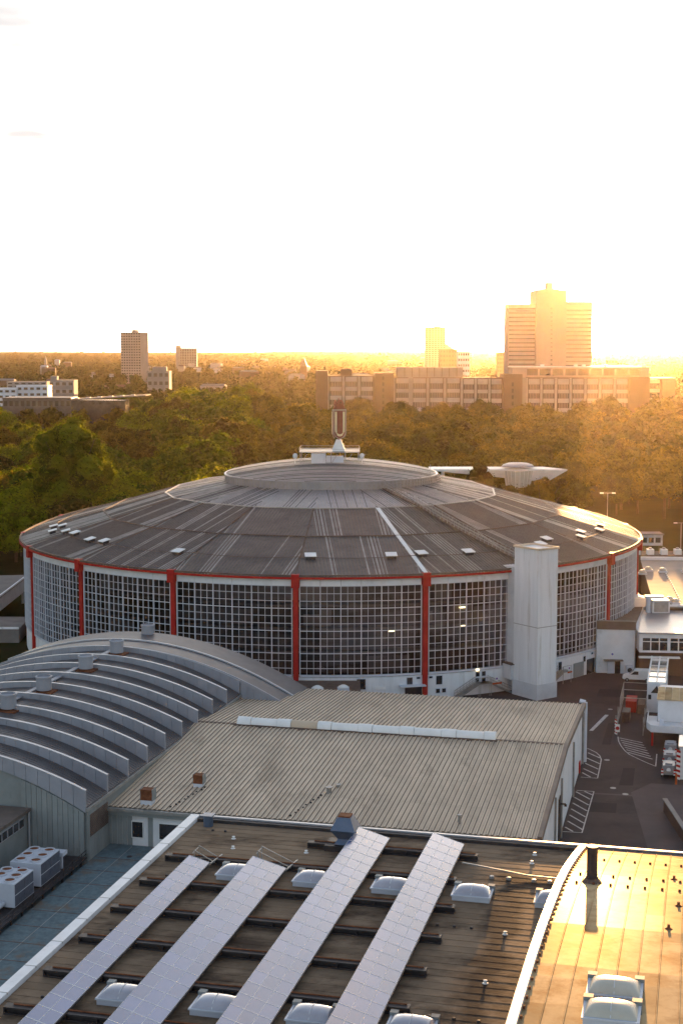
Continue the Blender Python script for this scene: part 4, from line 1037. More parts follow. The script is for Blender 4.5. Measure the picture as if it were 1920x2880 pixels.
# low wall
LW = thing('yard_wall', 'low brown brick wall running down the right yard edge', 'wall', (-1.6,184,0))
g = MB(); g.add([(-3.5,192.4,0),(-3.1,192.6,0),(.6,176,0),(.2,175.8,0),(-3.5,192.4,1.6),(-3.1,192.6,1.6),(.6,176,1.6),(.2,175.8,1.6)],[(3,2,1,0),(4,5,6,7),(0,1,5,4),(1,2,6,5),(2,3,7,6),(3,0,4,7)])
part('wall', g, M['brick'], LW)
g = MB(); g.bar((-3.35,192.7,1.66),(.45,175.7,1.66),.6,.12); part('coping', g, M['concrete'], LW)
# fenced cage
FC = thing('fenced_cage', 'galvanised mesh cage on posts in the yard', 'fence', (-9.7,243,0))
for w in (230.8,236.6,243.0,249.0,254.6):
    for u in (-11.8,-7.6):
        g = MB(); g.bar((u,w,0),(u,w,3.0),.12,.12); part('post', g, M['steel'], FC)
for w in (243.0,249.0,254.6):
    g = MB(); g.bar((-11.8,w,3.05),(-7.6,w,3.05),.12,.1); part('top_beam', g, M['steel'], FC)
for u in (-11.8,-7.6):
    for z in (.2,1.6,3.0):
        g = MB(); g.bar((u,230.8 if z < 2 else 243,z),(u,254.6,z),.07,.07); part('rail', g, M['steel'], FC)
g = MB()
for j in range(40): g.bar((-11.8,231+.6*j,.2),(-11.8,231+.6*j,1.6 if j < 20 else 3),.025,.025)
part('mesh', g, M['steel'], FC, kind='stuff')
def crate(u0,u1,w0,w1,z1,m,label,name='storage_container',cat='container'):
    c_ = thing(name, label, cat, ((u0+u1)/2,(w0+w1)/2,0))
    g = MB(); g.box(u0,u1,w0,w1,.12,z1); part('body', g, m, c_)
    g = MB(); n_ = int((u1-u0)/.3)
    for j in range(n_): g.box(u0+.05+j*.3,u0+.17+j*.3,w0-.05,w0,.2,z1-.1)
    part('ribs', g, m, c_)
    for u in (u0+.15,u1-.3):
        g = MB(); g.box(u,u+.15,w0+.1,w1-.1,0,.12); part('skid', g, M['darksteel'], c_)
    g = MB(); g.box(u0-.03,u1+.03,w0-.03,w1+.03,z1,z1+.08); part('lid', g, m, c_)
crate(-11.0,-9.3,245.2,249.6,1.9,M['red'],'red ribbed container inside the mesh cage')
crate(-11.2,-10.0,238.2,241.5,1.7,M['darksteel'],'dark skip standing in the mesh cage below the red container',name='skip',cat='skip')
crate(-9.0,-7.9,244.4,248.4,1.6,M['curb'],'brown bin beside the red container in the cage',name='bin',cat='bin')
# hazard boards
def hazard(u, w, du, h, n_, label):
    r_ = thing('hazard_board', label, 'hazard board', (u,w,0), group='red and white striped boards')
    for j in range(n_):
        g = MB(); g.hexa([(u,w-.05,h*j/n_+.15),(u+du,w-.05,h*j/n_),(u+du,w+.05,h*j/n_),(u,w+.05,h*j/n_+.15),(u,w-.05,h*(j+1)/n_+.15),(u+du,w-.05,h*(j+1)/n_),(u+du,w+.05,h*(j+1)/n_),(u,w+.05,h*(j+1)/n_+.15)])
        part('stripe', g, M['red' if j%2 else 'haz_white'], r_)
hazard(-11.95,230.5,.35,2.4,10,'slim red and white striped post at the cage corner')
hazard(-2.15,207.6,.55,4.2,12,'tall red and white striped board on the white gate pier')
BS = thing('warning_sign', 'round red and white warning sign at the cage corner', 'sign', (-11.5,230.4,0))
g = MB(); g.tube((-11.5,230.4,0),(-11.5,230.4,1.6),.05,8); part('post', g, M['steel'], BS)
g = MB(); g.box(-11.85,-11.15,230.25,230.33,.5,1.7); part('plate', g, M['haz_white'], BS)
g = MB(); g.tube((-11.5,230.24,1.1),(-11.5,230.2,1.1),.3,14); part('disc', g, M['red'], BS)
# white block with balcony
WB = thing('white_depot', 'white flat-roofed depot block with rounded balcony over a loading bay', 'building', (0,232,0))
g = MB(); g.box(-5.4,8,230.2,241,2.6,6.0); part('upper_wall', g, M['white'], WB)
g = MB(); g.box(-1.6,8,231.2,241,0,2.6); part('lower_wall', g, M['offwhite'], WB)
g = MB(); g.box(-5.5,8.1,230.0,237.6,6.0,6.12)
part('roof', g, M['beige'], WB)
for j in range(12):
    g = MB(); g.hexa([(-5.55+1.13*j,229.9,6.13),(-4.47+1.13*j,229.9,6.13),(-4.47+1.13*j,237.7,6.33),(-5.55+1.13*j,237.7,6.33),(-5.55+1.13*j,229.9,6.2),(-4.47+1.13*j,229.9,6.2),(-4.47+1.13*j,237.7,6.4),(-5.55+1.13*j,237.7,6.4)])
    part('roof_sheet', g, M['gold'], WB)
g = MB(); g.prism([(-6.9,233.5),(-6.9,226.2),(-6.2,224.2),(6,224.2),(6,230.1),(-5.5,230.1),(-5.5,233.5)], 2.35, 2.6); bl = part('balcony', g, M['white'], WB)
g = MB(); pl_ = [(-6.9,233.5),(-6.9,226.2),(-6.2,224.2),(6,224.2)]
for a_, b_ in zip(pl_[:-1],pl_[1:]): g.bar((*a_,3.0),(*b_,3.0),.12,.9)
part('parapet', g, M['white'], bl)
for u in (-6.0,-1.5):
    g = MB(); g.bar((u,225.2,0),(u,225.2,2.35),.3,.3); part('pillar', g, M['red' if u < -3 else 'offwhite'], WB)
g = MB(); g.box(-1.0,.4,230.08,230.18,3.4,4.9); f = part('window', g, M['hatch'], WB)
g = MB(); g.box(-.9,.3,230.03,230.1,3.5,4.8); part('pane', g, M['darkwin'], f)
g = MB(); g.box(-5.0,-4.4,226.6,227.4,2.65,3.7); part('vent_box', g, M['white2'], WB)
# white pier with frame building by the carts
WP = thing('gate_pier', 'white gate pier building at the right edge of the yard', 'pier', (0,209,0))
g = MB(); g.box(-1.75,6,207.9,214,0,4.6); part('wall', g, M['white'], WP)
g = MB(); g.box(-1.9,6.1,207.75,214.1,4.6,4.8); part('coping', g, M['fincap'], WP)
g = MB(); g.box(-1.55,-1.4,207.8,207.88,2.0,4.4); part('downpipe', g, M['hatch'], WP)
BO = thing('bollard', 'orange steel bollard beside the striped gate pier', 'bollard', (-2.1,205.2,0))
g = MB(); g.tube((-2.1,205.2,0),(-2.1,205.2,1.5),.14,12); g.lathe([(.14,1.5),(.1,1.6),(.02,1.63)], c=(-2.1,205.2), n=12); part('post', g, M['orange'], BO)
g = MB(); g.tube((-2.1,205.2,0),(-2.1,205.2,.05),.25,12); part('base', g, M['darksteel'], BO)
# row of carts
def cart(w, label):
    c_ = thing('barrier_trailer', label, 'trailer', (-3.2,w,0), group='queued barrier trailers')
    g = MB(); g.box(-4.15,-2.25,w,w+4.6,.55,1.05); part('bed', g, M['roofgrey'], c_)
    g = MB(); g.box(-4.0,-2.4,w+.5,w+3.2,1.05,1.75); g.box(-3.7,-2.7,w+1,w+2.6,1.75,1.95); part('load', g, M['rooflight'], c_)
    g = MB(); g.tube((-3.2,w+.25,1.2),(-3.2,w+.1,1.2),.3,12); part('lamp_disc', g, M['hatch'], c_)
    for u in (-4.2,-2.5):
        for j in range(4):
            g = MB(); g.box(u,u+.3,w-.06,w,.5+.22*j,.72+.22*j); part('stripe', g, M['red' if j%2 else 'haz_white'], c_)
    for u in (-4.1,-2.3):
        for dw in (.9,3.4):
            g = MB(); g.tube((u-.1,w+dw,.36),(u+.1,w+dw,.36),.36,14); part('wheel', g, M['tyre'], c_)
    g = MB(); g.bar((-3.2,w+4.6,.6),(-3.2,w+5.4,.5),.12,.12); part('drawbar', g, M['darksteel'], c_)
cart(207.8,'grey barrier trailer with striped corners, nearest of the three in line'); cart(213.4,'grey barrier trailer with striped corners, middle of the three in line'); cart(219.0,'grey barrier trailer with striped corners, farthest of the three in line')
# glazed white framed roof
GR = thing('glazed_canopy', 'white framed glazed walkway roof with gabled white end wall', 'canopy', (-6.1,255,0))
g = MB(); g.hexa([(-7.6,246.5,3.2),(-4.6,246.5,3.2),(-4.6,246.9,3.2),(-7.6,246.9,3.2),(-7.6,246.5,5.0),(-4.6,246.5,5.0),(-4.6,246.9,5.0),(-7.6,246.9,5.0)]); g.box(-7.6,-4.6,246.5,266,0.0,3.2); part('end_wall', g, M['white'], GR)
g = MB(); g.add([(-7.0,246.44,3.3),(-5.5,246.44,3.3),(-6.0,246.44,4.6)],[(0,1,2)]); part('gable_window', g, M['darkwin'], GR)
g = MB(); g.box(-7.4,-6.9,246.42,246.5,2.2,3.0); part('window', g, M['darkwin'], GR)
g = MB(); g.box(-7.5,-4.7,246.95,266,4.75,4.85); part('glazing', g, M['darkwin'], GR)
for u in (-7.55,-6.1,-4.65):
    g = MB(); g.box(u-.12,u+.12,246.5,268.5,4.86,5.1); part('rafter', g, M['hatch'], GR)
for j in range(5):
    w = 247.5+4.4*j; g = MB(); g.box(-7.6,-4.6,w,w+(.14 if j < 4 else .5),4.87,5.0 if j < 4 else 5.16); part('purlin', g, M['hatch'], GR)
# van
VN = thing('white_van', 'white panel van parked nose-out by the arena annex', 'van', (-10.2,269.8,0))
vp = [(-12.75,.55),(-12.7,.95),(-12.3,1.15),(-11.6,1.3),(-10.7,2.05),(-10.3,2.2),(-7.6,2.2),(-7.5,.5),(-12.4,.42)]
g = MB(); g.extr(vp, 1, 268.9, 270.8); part('body', g, M['hatch'], VN)
g = MB(); g.add([(-11.52,269.0,1.36),(-10.72,269.0,2.02),(-10.72,270.7,2.02),(-11.52,270.7,1.36)],[(0,1,2,3)]); g.v = [(x-.03,y,z+.04) for x,y,z in g.v]; part('windscreen', g, M['darkwin'], VN)
g = MB(); g.extr([(-11.3,1.35),(-10.6,1.95),(-9.9,1.95),(-9.9,1.35)], 1, 268.86, 268.9); part('side_window', g, M['darkwin'], VN)
for u in (-11.9,-8.4):
    for w in (268.85,270.65):
        g = MB(); g.tube((u,w,.34),(u,w+.2,.34),.34,16); wh = part('wheel', g, M['tyre'], VN); g = MB(); g.tube((u,w-.02,.34),(u,w+.22,.34),.18,10); part('rim', g, M['steel'], wh)
for w in (269.05,270.35):
    g = MB(); g.box(-12.78,-12.6,w,w+.3,.85,1.02); part('headlight', g, M['rooflight'], VN)
g = MB(); g.box(-12.82,-12.5,268.95,270.75,.42,.62); part('bumper', g, M['darksteel'], VN)

# ================================================================== annexes beside the arena
AX = thing('arena_annex', 'white two-storey annex with brown parapet at the arena foot', 'annex', (52,276,0), 'W')
g = MB(); g.prism([(47.6,271.6),(54.6,270.6),(62.5,300),(66,345),(58,330)], 0, 8.3); part('wall', g, M['white'], AX)
g = MB(); g.prism([(47.9,272.0),(54.4,271.0),(62.3,300),(65.8,344.8),(58,329.8)], 8.31, 8.75); part('roof', g, M['curb'], AX)
g = MB(); g.bar((47.6,271.55,9.1),(54.7,270.5,9.1),.3,1.6); part('parapet', g, M['beigecap'], AX)
g = MB(); g.bar((47.6,271.5,9.95),(54.8,270.4,9.95),.5,.14); part('coping', g, M['concrete'], AX)
g = MB(); g.box(49.6,50.9,270.9,271.2,.02,2.3); part('door', g, M['white2'], AX)
g = MB(); g.box(51.0,52.0,270.85,271.1,.02,2.3); part('doorway', g, M['darkwin'], AX)
g = MB(); g.box(48.9,52.4,269.9,271.2,2.5,2.65); part('canopy', g, M['beigecap'], AX)
g = MB(); g.box(50.2,50.8,271.0,271.14,3.2,4.0); f = part('no_parking_sign', g, M['haz_white'], AX)
g = MB(); g.tube((50.5,270.99,3.65),(50.5,270.95,3.65),.22,12); part('sign_disc', g, M['blue'], f)
g = MB(); g.box(52.9,54.1,269.4,270.7,.02,1.7); ac = part('cooling_unit', g, M['white2'], AX)
g = MB(); g.tube((53.5,269.4,.95),(53.5,269.36,.95),.45,14); part('fan', g, M['darksteel'], ac)
g = MB(); g.box(58.3,61.3,293,296,8.76,10.4); b_ = part('roof_cabin', g, M['white'], AX)
g = MB(); g.add([(58.1,292.8,10.41),(61.5,292.8,10.41),(61.5,296.2,10.41),(58.1,296.2,10.41),(59.8,292.8,10.9),(59.8,296.2,10.9)],[(0,1,4),(1,2,5,4),(2,3,5),(3,0,4,5)]); part('cabin_roof', g, M['hatch'], b_)
SW = thing('strip_window_building', 'white building with long strip windows and pale metal roof at right', 'building', (66,276,0), 'W')
g = MB(); g.prism([(54.8,267.6),(90,264.5),(91,285),(56,287)], 4.7, 8.2); part('upper_wall', g, M['white'], SW)
g = MB(); g.prism([(55.3,269.6),(90,266.5),(91,285),(56,287)], 0, 4.69); part('lower_wall', g, M['brick'], SW)
g = MB(); g.prism([(54.5,267.2),(90,264.1),(91.3,289),(60,290.5)], 8.21, 8.5); part('roof', g, M['rooflight'], SW)
for j in range(11):
    x = 55.4+1.55*j+(.35 if j >= 3 else 0)+(.35 if j >= 6 else 0); y = 267.6-(x-54.8)*.0881
    g = MB(); g.add([(x,y-.02,5.1),(x+1.35,y-.14,5.1),(x+1.35,y-.14,7.4),(x,y-.02,7.4),(x,y+.2,5.1),(x+1.35,y+.08,5.1),(x+1.35,y+.08,7.4),(x,y+.2,7.4)],[(0,1,2,3),(0,4,5,1),(1,5,6,2),(2,6,7,3),(3,7,4,0)])
    f = part('window', g, M['darkwin'], SW)
    g = MB(); g.bar((x,y-.06,6.75),(x+1.35,y-.18,6.75),.1,.12); part('transom', g, M['hatch'], f)
g = MB(); g.bar((54.6,267.0,3.95),(62,266.3,3.95),1.2,.2); part('canopy', g, M['hatch'], SW)
HR = thing('flat_roof_block', 'pale flat roof with small domed rooflights beyond the strip windows', 'building', (76,322,0), 'W')
g = MB(); g.prism([(62.5,290.7),(92,288.5),(98,354),(73,356)], 0, 9.0); part('wall', g, M['brick'], HR)
g = MB(); g.prism([(62.3,290.5),(92,288.3),(98.2,354.2),(72.8,356.2)], 9.01, 9.3); part('roof', g, M['concrete'], HR)
g = MB(); g.bar((62.3,290.5,9.5),(92,288.3,9.5),.3,.4); part('front_coping', g, M['trim'], HR)
g = MB(); g.bar((72.8,356.2,9.7),(98.2,354.2,9.7),.4,.8); part('rear_parapet', g, M['trim'], HR)
for x,y in ((66.5,296),(70.8,295.2),(75.0,294.8),(67.2,293.5),(70.9,292.8),(73.8,336),(79,335.6),(68.5,333),(70.9,338),(77,310),(83,322)):
    g = MB(); g.box(x-.9,x+.9,y-.9,y+.9,9.31,9.7); r_ = part('rooflight', g, M['white2'], HR)
    g = MB(); g.lathe([(.85,9.71),(.8,10.0),(.5,10.3),(.05,10.4)], c=(x,y), n=10); part('dome', g, M['domeopal'], r_, smooth=True)
g = MB(); g.box(61.2,64.6,287.0,290.2,8.55,11.1); lb = part('louvre_housing', g, M['white'], HR)
g = MB(); g.box(61.5,64.3,286.9,287.0,8.8,10.8); part('louvre_grille', g, M['steel'], lb)
g = MB(); g.tube((60.6,288,8.5),(60.6,288,11.4),.55,12); g.box(60.0,63.6,287.8,289.2,11.3,11.8); part('duct', g, M['white2'], lb)
for j in range(14):
    t = j/13; 
    g = MB(); g.box(68.9+t*5,69.1+t*5,297+t*36,297.5+t*36,9.31,9.5); part('roof_anchor', g, M['trim'], HR)
for x,y,m in ((64.2,318,'steel'),(65.2,322,'hatch'),(64.8,313,'steel'),(65.6,316,'hatch')):
    pass
PK = thing('rooftop_plant', 'line of small rooftop plant units catching the sun beyond the arena', 'plant', (80,365,0), 'W')
g = MB(); g.box(70,94,362,370,0,9.6); part('plant_base', g, M['brick'], PK)
for j in range(5):
    x = 72.5+3.4*j; g = MB(); g.box(x,x+1.6,363,365,9.6,10.9); u_ = part('unit', g, M['hatch'], PK); g = MB(); g.tube((x+.8,364,10.9),(x+.8,364,11.3),.4,10); part('fan', g, M['steel'], u_)
LK = thing('link_building', 'low brown-roofed link with two pale rooflights at the arena foot', 'building', (-7,243,0), 'W')
g = MB(); g.prism([(-16,236),(3,238),(3,249),(-16,249.5)], 0, 3.4); part('wall', g, M['offwhite'], LK)
g = MB(); g.prism([(-16.2,235.8),(3.2,237.8),(3.2,248.6),(-16.2,249)], 3.41, 3.7); part('roof', g, M['curb'], LK)
for x,y in ((-4.0,241),(.3,241.5),(-9,243)):
    g = MB(); g.box(x-1,x+1,y-.8,y+.8,3.71,4.1); r_ = part('rooflight', g, M['white2'], LK); g = MB(); g.lathe([(.9,4.11),(.8,4.35),(.3,4.6),(.02,4.62)], c=(x,y), n=12); part('dome', g, M['hatch'], r_, smooth=True)
# annex at the left edge
LA = thing('left_annex', 'long white low annex with roof deck at the left arena side', 'annex', (-82,336,0), 'W')
g = MB(); g.prism([(-88,316),(-75,316.5),(-75.4,352),(-88,350)], 3.0, 6.0); part('wall', g, M['offwhite'], LA)
g = MB(); g.prism([(-88.2,315.8),(-74.8,316.3),(-75.2,352.2),(-88.2,350.2)], 6.01, 6.25); part('roof', g, M['roofgrey'], LA)
g = MB(); g.bar((-88.2,315.7,6.4),(-74.8,316.2,6.4),.35,.4); g.bar((-74.9,316.2,6.4),(-75.3,352,6.4),.35,.4); part('coping', g, M['trim'], LA)
for x,y in ((-86,318),(-76,318),(-76,348),(-86,346)):
    g = MB(); g.bar((x,y,0),(x,y,3.0),.5,.5); part('pillar', g, M['offwhite'], LA)
g = MB(); g.prism([(-95,300.5),(-66.5,300),(-67,314),(-95,315)], 0, 2.9); part('lower_deck', g, M['roofgrey'], LA)
g = MB(); g.bar((-95,300.3,3.1),(-66.5,299.8,3.1),.3,.4); part('deck_edge', g, M['trim'], LA)

# ================================================================== butterfly canopy and lamp posts behind the arena
CN = thing('wing_canopy', 'white wing-shaped entrance canopy with glazed funnel behind the arena', 'canopy', (54,436,0), 'W')
g = MB(); g.add([(26,432,25.0),(66.2,432,25.0),(59,440,25.2),(26,440,25.2),(26,432,25.4),(66.2,432,25.35),(60,440,25.5),(26,440,25.5),(60.5,434,21.4),(52,434,22.5)],
   [(4,5,6,7),(0,1,5,4),(2,3,7,6),(3,0,4,7),(1,2,6,5),(0,9,8,1),(1,8,2),(0,3,9),(3,2,8,9)]); part('wing', g, M['hatch'], CN)
g = MB()
n_ = 20; rings = ((3.0,17.5),(3.5,20.3),(4.0,23.0),(4.3,24.9))
g.lathe(rings, c=(52.0,433.5), n=n_); fu = part('funnel', g, M['domeopal'], CN)
g = MB()
for (r0,z0),(r1,z1) in zip(rings[:-1],rings[1:]):
    for i in range(n_):
        a = 2*math.pi*i/n_; g.bar((52+r0*1.01*math.cos(a),433.5+r0*1.01*math.sin(a),z0),(52+r1*1.01*math.cos(a),433.5+r1*1.01*math.sin(a),z1),.1,.1)
part('funnel_ribs', g, M['hatch'], fu)
g = MB(); g.lathe([(4.9,25.9),(4.3,26.5),(3.0,26.95),(.1,27.15)], c=(52.0,435), n=20); part('dome', g, M['rooflight'], CN, smooth=True)
for x in (30,40,52):
    g = MB(); g.tube((x,436,terrain_z(x,436)-.2),(x,436,25.0 if x < 50 else 18),.5 if x < 50 else 1.6,10); part('pillar', g, M['hatch'], CN)
def lamp_post(x, y, h, label):
    z0 = terrain_z(x,y); p = thing('lamp_post', label, 'lamp post', (x,y,z0), 'W', group='car park lamp posts')
    g = MB(); g.tube((x,y,z0-.1),(x,y,z0+h),.14,8,r2=.08); part('pole', g, M['steel'], p)
    g = MB(); g.bar((x-1.7,y,z0+h),(x+1.7,y,z0+h),.1,.1); part('arm', g, M['steel'], p)
    for s_ in (-1,1):
        g = MB(); g.box(x+s_*1.7-.5,x+s_*1.7+.5,y-.2,y+.2,z0+h-.12,z0+h+.12); part('lamp_head', g, M['hatch'], p)
lamp_post(76,420,19.5,'tall double-headed lamp post just beyond the arena rim'); lamp_post(100,432,9.5,'shorter double-headed lamp post in the car park at far right')
KI = thing('car_park_kiosk', 'pale grey kiosk standing in the car park behind the arena', 'kiosk', (97,455,0), 'W')
g = MB(); g.box(92,99,452,458,0,3.4); part('wall', g, M['offwhite'], KI)
g = MB(); g.box(91.6,99.4,451.6,458.4,3.4,3.7); part('roof', g, M['roofgrey'], KI)
for j in range(3):
    g = MB(); g.box(92.6+2.1*j,94.2+2.1*j,451.94,452.02,1,2.6); part('window', g, M['darkwin'], KI)
g = MB(); g.box(94,98,398,404,.02,2.8); solo('white_box_trailer', g, M['rooflight'], 'pale box trailer parked at the car park edge', 'trailer', (96,401,0), 'W')

# ================================================================== office complex
def wp(u, v, y): p = px(u, v, y); return p.x, p.z
OY = 880.0
OZ0 = 14.0
OF = thing('office_complex', 'long brown-brick office block with pale spandrel bands above the trees', 'office block', (60,OY,16), 'W')
def oblock(name, u0, u1, v, m, y0=0, dep=18, parent=OF, D=OY, z0=OZ0):
    x0, z1 = wp(u0,v,D); x1, _ = wp(u1,v,D); g = MB(); g.box(x0,x1,D+y0,D+y0+dep,z0,z1); return part(name, g, m, parent)
def orect(name, u0, u1, v0, v1, m, y0, dep, parent, D=OY):
    x0, z1 = wp(u0,v0,D); x1, z0 = wp(u1,v1,D); g = MB(); g.box(x0,x1,D+y0,D+y0+dep,z0,z1); return part(name, g, m, parent)
def bays(blk, u0, u1, n_, vtop, rowsv, fin=True, skip=()):
    bw = (u1-u0)/n_
    for i in range(n_):
        a_, b_ = u0+bw*i, u0+bw*(i+1); lo = a_+bw*.14; hi = b_-bw*.14
        for j, (s0, s1) in enumerate(rowsv):
            orect('spandrel', lo, hi, s0, s1, M['spandrel'], -.8, .75, blk)
            w1 = rowsv[j+1][0] if j+1 < len(rowsv) else s1+15
            f = orect('window', lo-1, hi+1, s1+.3, w1-.3, M['officewin'], -.3, .28, blk)
            g = MB()
            for q in range(1,7):
                xa, za = wp(lo+(hi-lo)*q/7, s1+.6, OY); _, zb_ = wp(lo, w1-.6, OY); g.box(xa-.12,xa+.12,OY-.42,OY-.31,zb_,za)
            part('mullions', g, M['pinkblock'], f)
        if fin: 
            x, zt_ = wp(a_, vtop+3, OY); g = MB(); g.box(x-.55,x+.55,OY-1.2,OY-.02,OZ0,zt_); part('fin', g, M['spandrel'], blk)
            x, zt_ = wp(a_+bw*.10, vtop+3, OY); g = MB(); g.box(x-.2,x+.2,OY-1.0,OY-.02,OZ0,zt_); part('mullion_dark', g, M['officewin'], blk)
ROWS = [(1060,1073),(1088,1099),(1113,1124),(1138,1149)]
ROW2 = [(1066,1081),(1096,1106),(1121,1133),(1148,1159)]
oblock('stair_tower', 888, 922, 1043, M['brick'], -3, 20)
b_ = oblock('wing', 922, 1053, 1056, M['brick']); bays(b_, 922, 1053, 3, 1056, ROWS)
oblock('roof_plant', 957, 990, 1038, M['brick'], 6, 8)
t_ = oblock('brick_core', 1054, 1107, 1049, M['brick'], -4, 22)
for j in range(6): orect('core_window', 1074, 1079, 1058+17*j, 1068+17*j, M['officewin'], -4.1, .2, t_)
b_ = oblock('wing', 1107, 1298, 1061, M['brick']); bays(b_, 1107, 1298, 4, 1061, [(1064,1078),(1094,1104),(1119,1131),(1146,1157)])
x0, _ = wp(1148,1061,OY); x1, zt_ = wp(1160,1061,OY); g = MB(); g.box(x0,x1,OY-2.5,OY,OZ0,zt_); part('pylon', g, M['concrete'], b_)
oblock('penthouse', 1114, 1303, 1033, M['concrete'], 4, 14)
for j in range(9): orect('penthouse_rib', 1116+21*j, 1118+21*j, 1034, 1060, M['brick'], 3.8, .22, OF)
b_ = oblock('wing', 1298, 1414, 1062, M['brick'], .3); bays(b_, 1298, 1414, 3, 1062, ROW2)
t_ = oblock('brick_core', 1414, 1466, 1052, M['brick'], -4, 22)
for j in range(5): orect('core_window', 1436, 1441, 1075+18*j, 1086+18*j, M['officewin'], -4.1, .2, t_)
x0, _ = wp(1466,1062,OY); x1, zt_ = wp(1478,1062,OY); g = MB(); g.box(x0,x1,OY-3,OY,OZ0,zt_); part('pylon', g, M['concrete'], t_)
b_ = oblock('main_block', 1478, 1826, 1060, M['brick']); bays(b_, 1480, 1768, 7, 1060, ROW2)
oblock('attic_floor', 1440, 1826, 1033, M['pinkblock'], 2, 15)
for j in range(9): orect('attic_window', 1482+36*j, 1512+36*j, 1038, 1056, M['officewin'], 1.9, .2, OF)
x0, z_ = wp(1437,1032,OY); x1, _ = wp(1829,1032,OY); g = MB(); g.box(x0,x1,OY+1.2,OY+18,z_-.3,z_+.3); part('roof_edge', g, M['hatch'], OF)
for u in (1528,1622,1645,1707,1815):
    x, z_ = wp(u,1031,OY); g = MB(); g.box(x-1,x+1,OY+5,OY+8,z_,z_+1.2); part('roof_unit', g, M['hatch'], OF)
oblock('brick_end', 1768, 1824, 1066, M['brick'], -2, 18)
ED = 1080.0
EO = thing('office_annex', 'lower brick office wing with glinting windows right of the long office block', 'office block', (230,ED,16), 'W')
b_ = oblock('glazed_link', 1816, 1862, 1068, M['brick'], 3, 18, EO, ED)
for j in range(4):
    orect('spandrel', 1818, 1856, 1068+26*j, 1078+26*j, M['spandrel'], 2.3, .6, b_, ED)
    for q in range(4): orect('window', 1819+9.5*q, 1827+9.5*q, 1079+26*j, 1093+26*j, M['darkwin'], 2.6, .3, b_, ED)
oblock('brick_end', 1860, 1897, 1066, M['brick'], -2, 16, EO, ED)
x0, z_ = wp(1828,1063,ED); x1, _ = wp(1898,1063,ED); g = MB(); g.box(x0,x1,ED-1.5,ED+14,z_-.2,z_+.35); part('roof_edge', g, M['hatch'], EO)

# ------------------------------------------------------------------ high-rise
TD = 1000.0
TW = thing('high_rise', 'tall banded high-rise with central core rising above the office block', 'tower block', (140,TD,18), 'W')
lw = oblock('wing', 1428, 1506, 855, M['pinkblock'], 0, 22, TW, TD, 20)
rw_ = oblock('wing', 1589, 1667, 848, M['pinkblock'], 3, 22, TW, TD, 20)
co = oblock('core', 1505, 1590, 816, M['pinkblock'], -5, 34, TW, TD, 20)
oblock('core_cap', 1525, 1570, 812, M['pinkblock'], 2, 14, TW, TD, 60)
oblock('chimney', 1539, 1557, 794, M['concrete'], 5, 8, TW, TD, 60)
for j in range(15):
    v = 861+12.0*j
    orect('window_band', 1430, 1505, v, v+5.4, M['spandrel'], -.5, .45, lw, TD)
    orect('window_band', 1591, 1665, v+4, v+9.4, M['spandrel'], 2.5, .45, rw_, TD)
    orect('window_strip', 1430, 1505, v+5.6, v+8.8, M['officewin'], -.2, .15, lw, TD)
    orect('window_strip', 1591, 1665, v+9.6, v+12.8, M['officewin'], 2.8, .15, rw_, TD)
    orect('core_window', 1544, 1549, v+5, v+9, M['officewin'], -5.2, .2, co, TD)

# ------------------------------------------------------------------ other blocks
def block(name, label, D, u0, u1, vt, z0, dep, m, floors, cols, rz=0, band=None, cat='tower block', top=None):
    x0, z1 = wp(u0,vt,D); x1, _ = wp(u1,vt,D); cx, hw = (x0+x1)/2, (x1-x0)/2
    t_ = thing(name, label, cat, (cx,D,z0), 'L', rz=rz)
    h_ = z1-z0; g = MB(); g.box(-hw,hw,0,dep,0,h_); bd = part('wall', g, m, t_)
    fh = h_/floors
    for j in range(floors):
        g = MB(); g.box(-hw+.3,hw-.3,-.25,0,fh*j+fh*.36,fh*j+fh*.9)
        if band: part('balcony_band', g, band, t_)
        for q in range(cols):
            wv = 2*hw/cols; g = MB(); g.box(-hw+wv*q+wv*.2,-hw+wv*q+wv*.8,-.32 if band else -.12,-.26 if band else .0,fh*j+fh*.42,fh*j+fh*.84); part('window', g, M['officewin'], t_)
    g = MB(); g.box(-hw-.15,hw+.15,-.2,dep+.15,h_,h_+.7); part('parapet', g, m, t_)
    if top:
        g = MB(); g.box(hw*top[0],hw*top[1],dep*.3,dep*.7,h_+.7,h_+top[2]); part('roof_plant', g, M['concrete'], t_)
    return t_
block('apartment_tower', 'pinkish apartment tower standing alone over the treetops at left', 1700, 338, 397, 936, 20, 26, M['pinkblock'], 20, 8, rz=R(-12), top=(-.1,.25,3.5))
t_ = block('slab_block', 'pale distant slab block right of the apartment tower', 2600, 505, 553, 980, 24, 16, M['concrete'], 14, 7, top=None)
g = MB(); x0, z1 = wp(495,972,2600); x1, _ = wp(508,972,2600); cx = t_.location.x; g.box(x0-cx,x1-cx-.2,-3,14,0,z1-24); part('lift_shaft', g, M['concrete'], t_)
t_ = block('distant_tower', 'hazy slim tower left of the sunlit high-rise', 2300, 1196, 1253, 921, 24, 26, M['pinkblock'], 24, 7, top=(-.1,.5,2.2))
for j, (a_, b_, v) in enumerate(((1253,1262,968),(1262,1270,974),(1270,1277,980))):
    x0, z1 = wp(a_,v,2300); x1, _ = wp(b_,v,2300); cx = t_.location.x; g = MB(); g.box(x0-cx,x1-cx-.1,0,18,0,z1-24); part('stepped_wing', g, M['pinkblock'], t_)
block('brown_block', 'squat brown office block right of the hazy slim tower', 1500, 1236, 1285, 984, 20, 18, M['brick'], 9, 6, cat='office block')
block('white_block', 'small white office block beside the squat brown one', 1480, 1287, 1320, 991, 20, 14, M['white'], 7, 5, cat='office block')
block('far_house_block', 'tiny dark block just left of the high-rise', 1700, 1398, 1417, 994, 20, 14, M['brick'], 8, 3, cat='building')
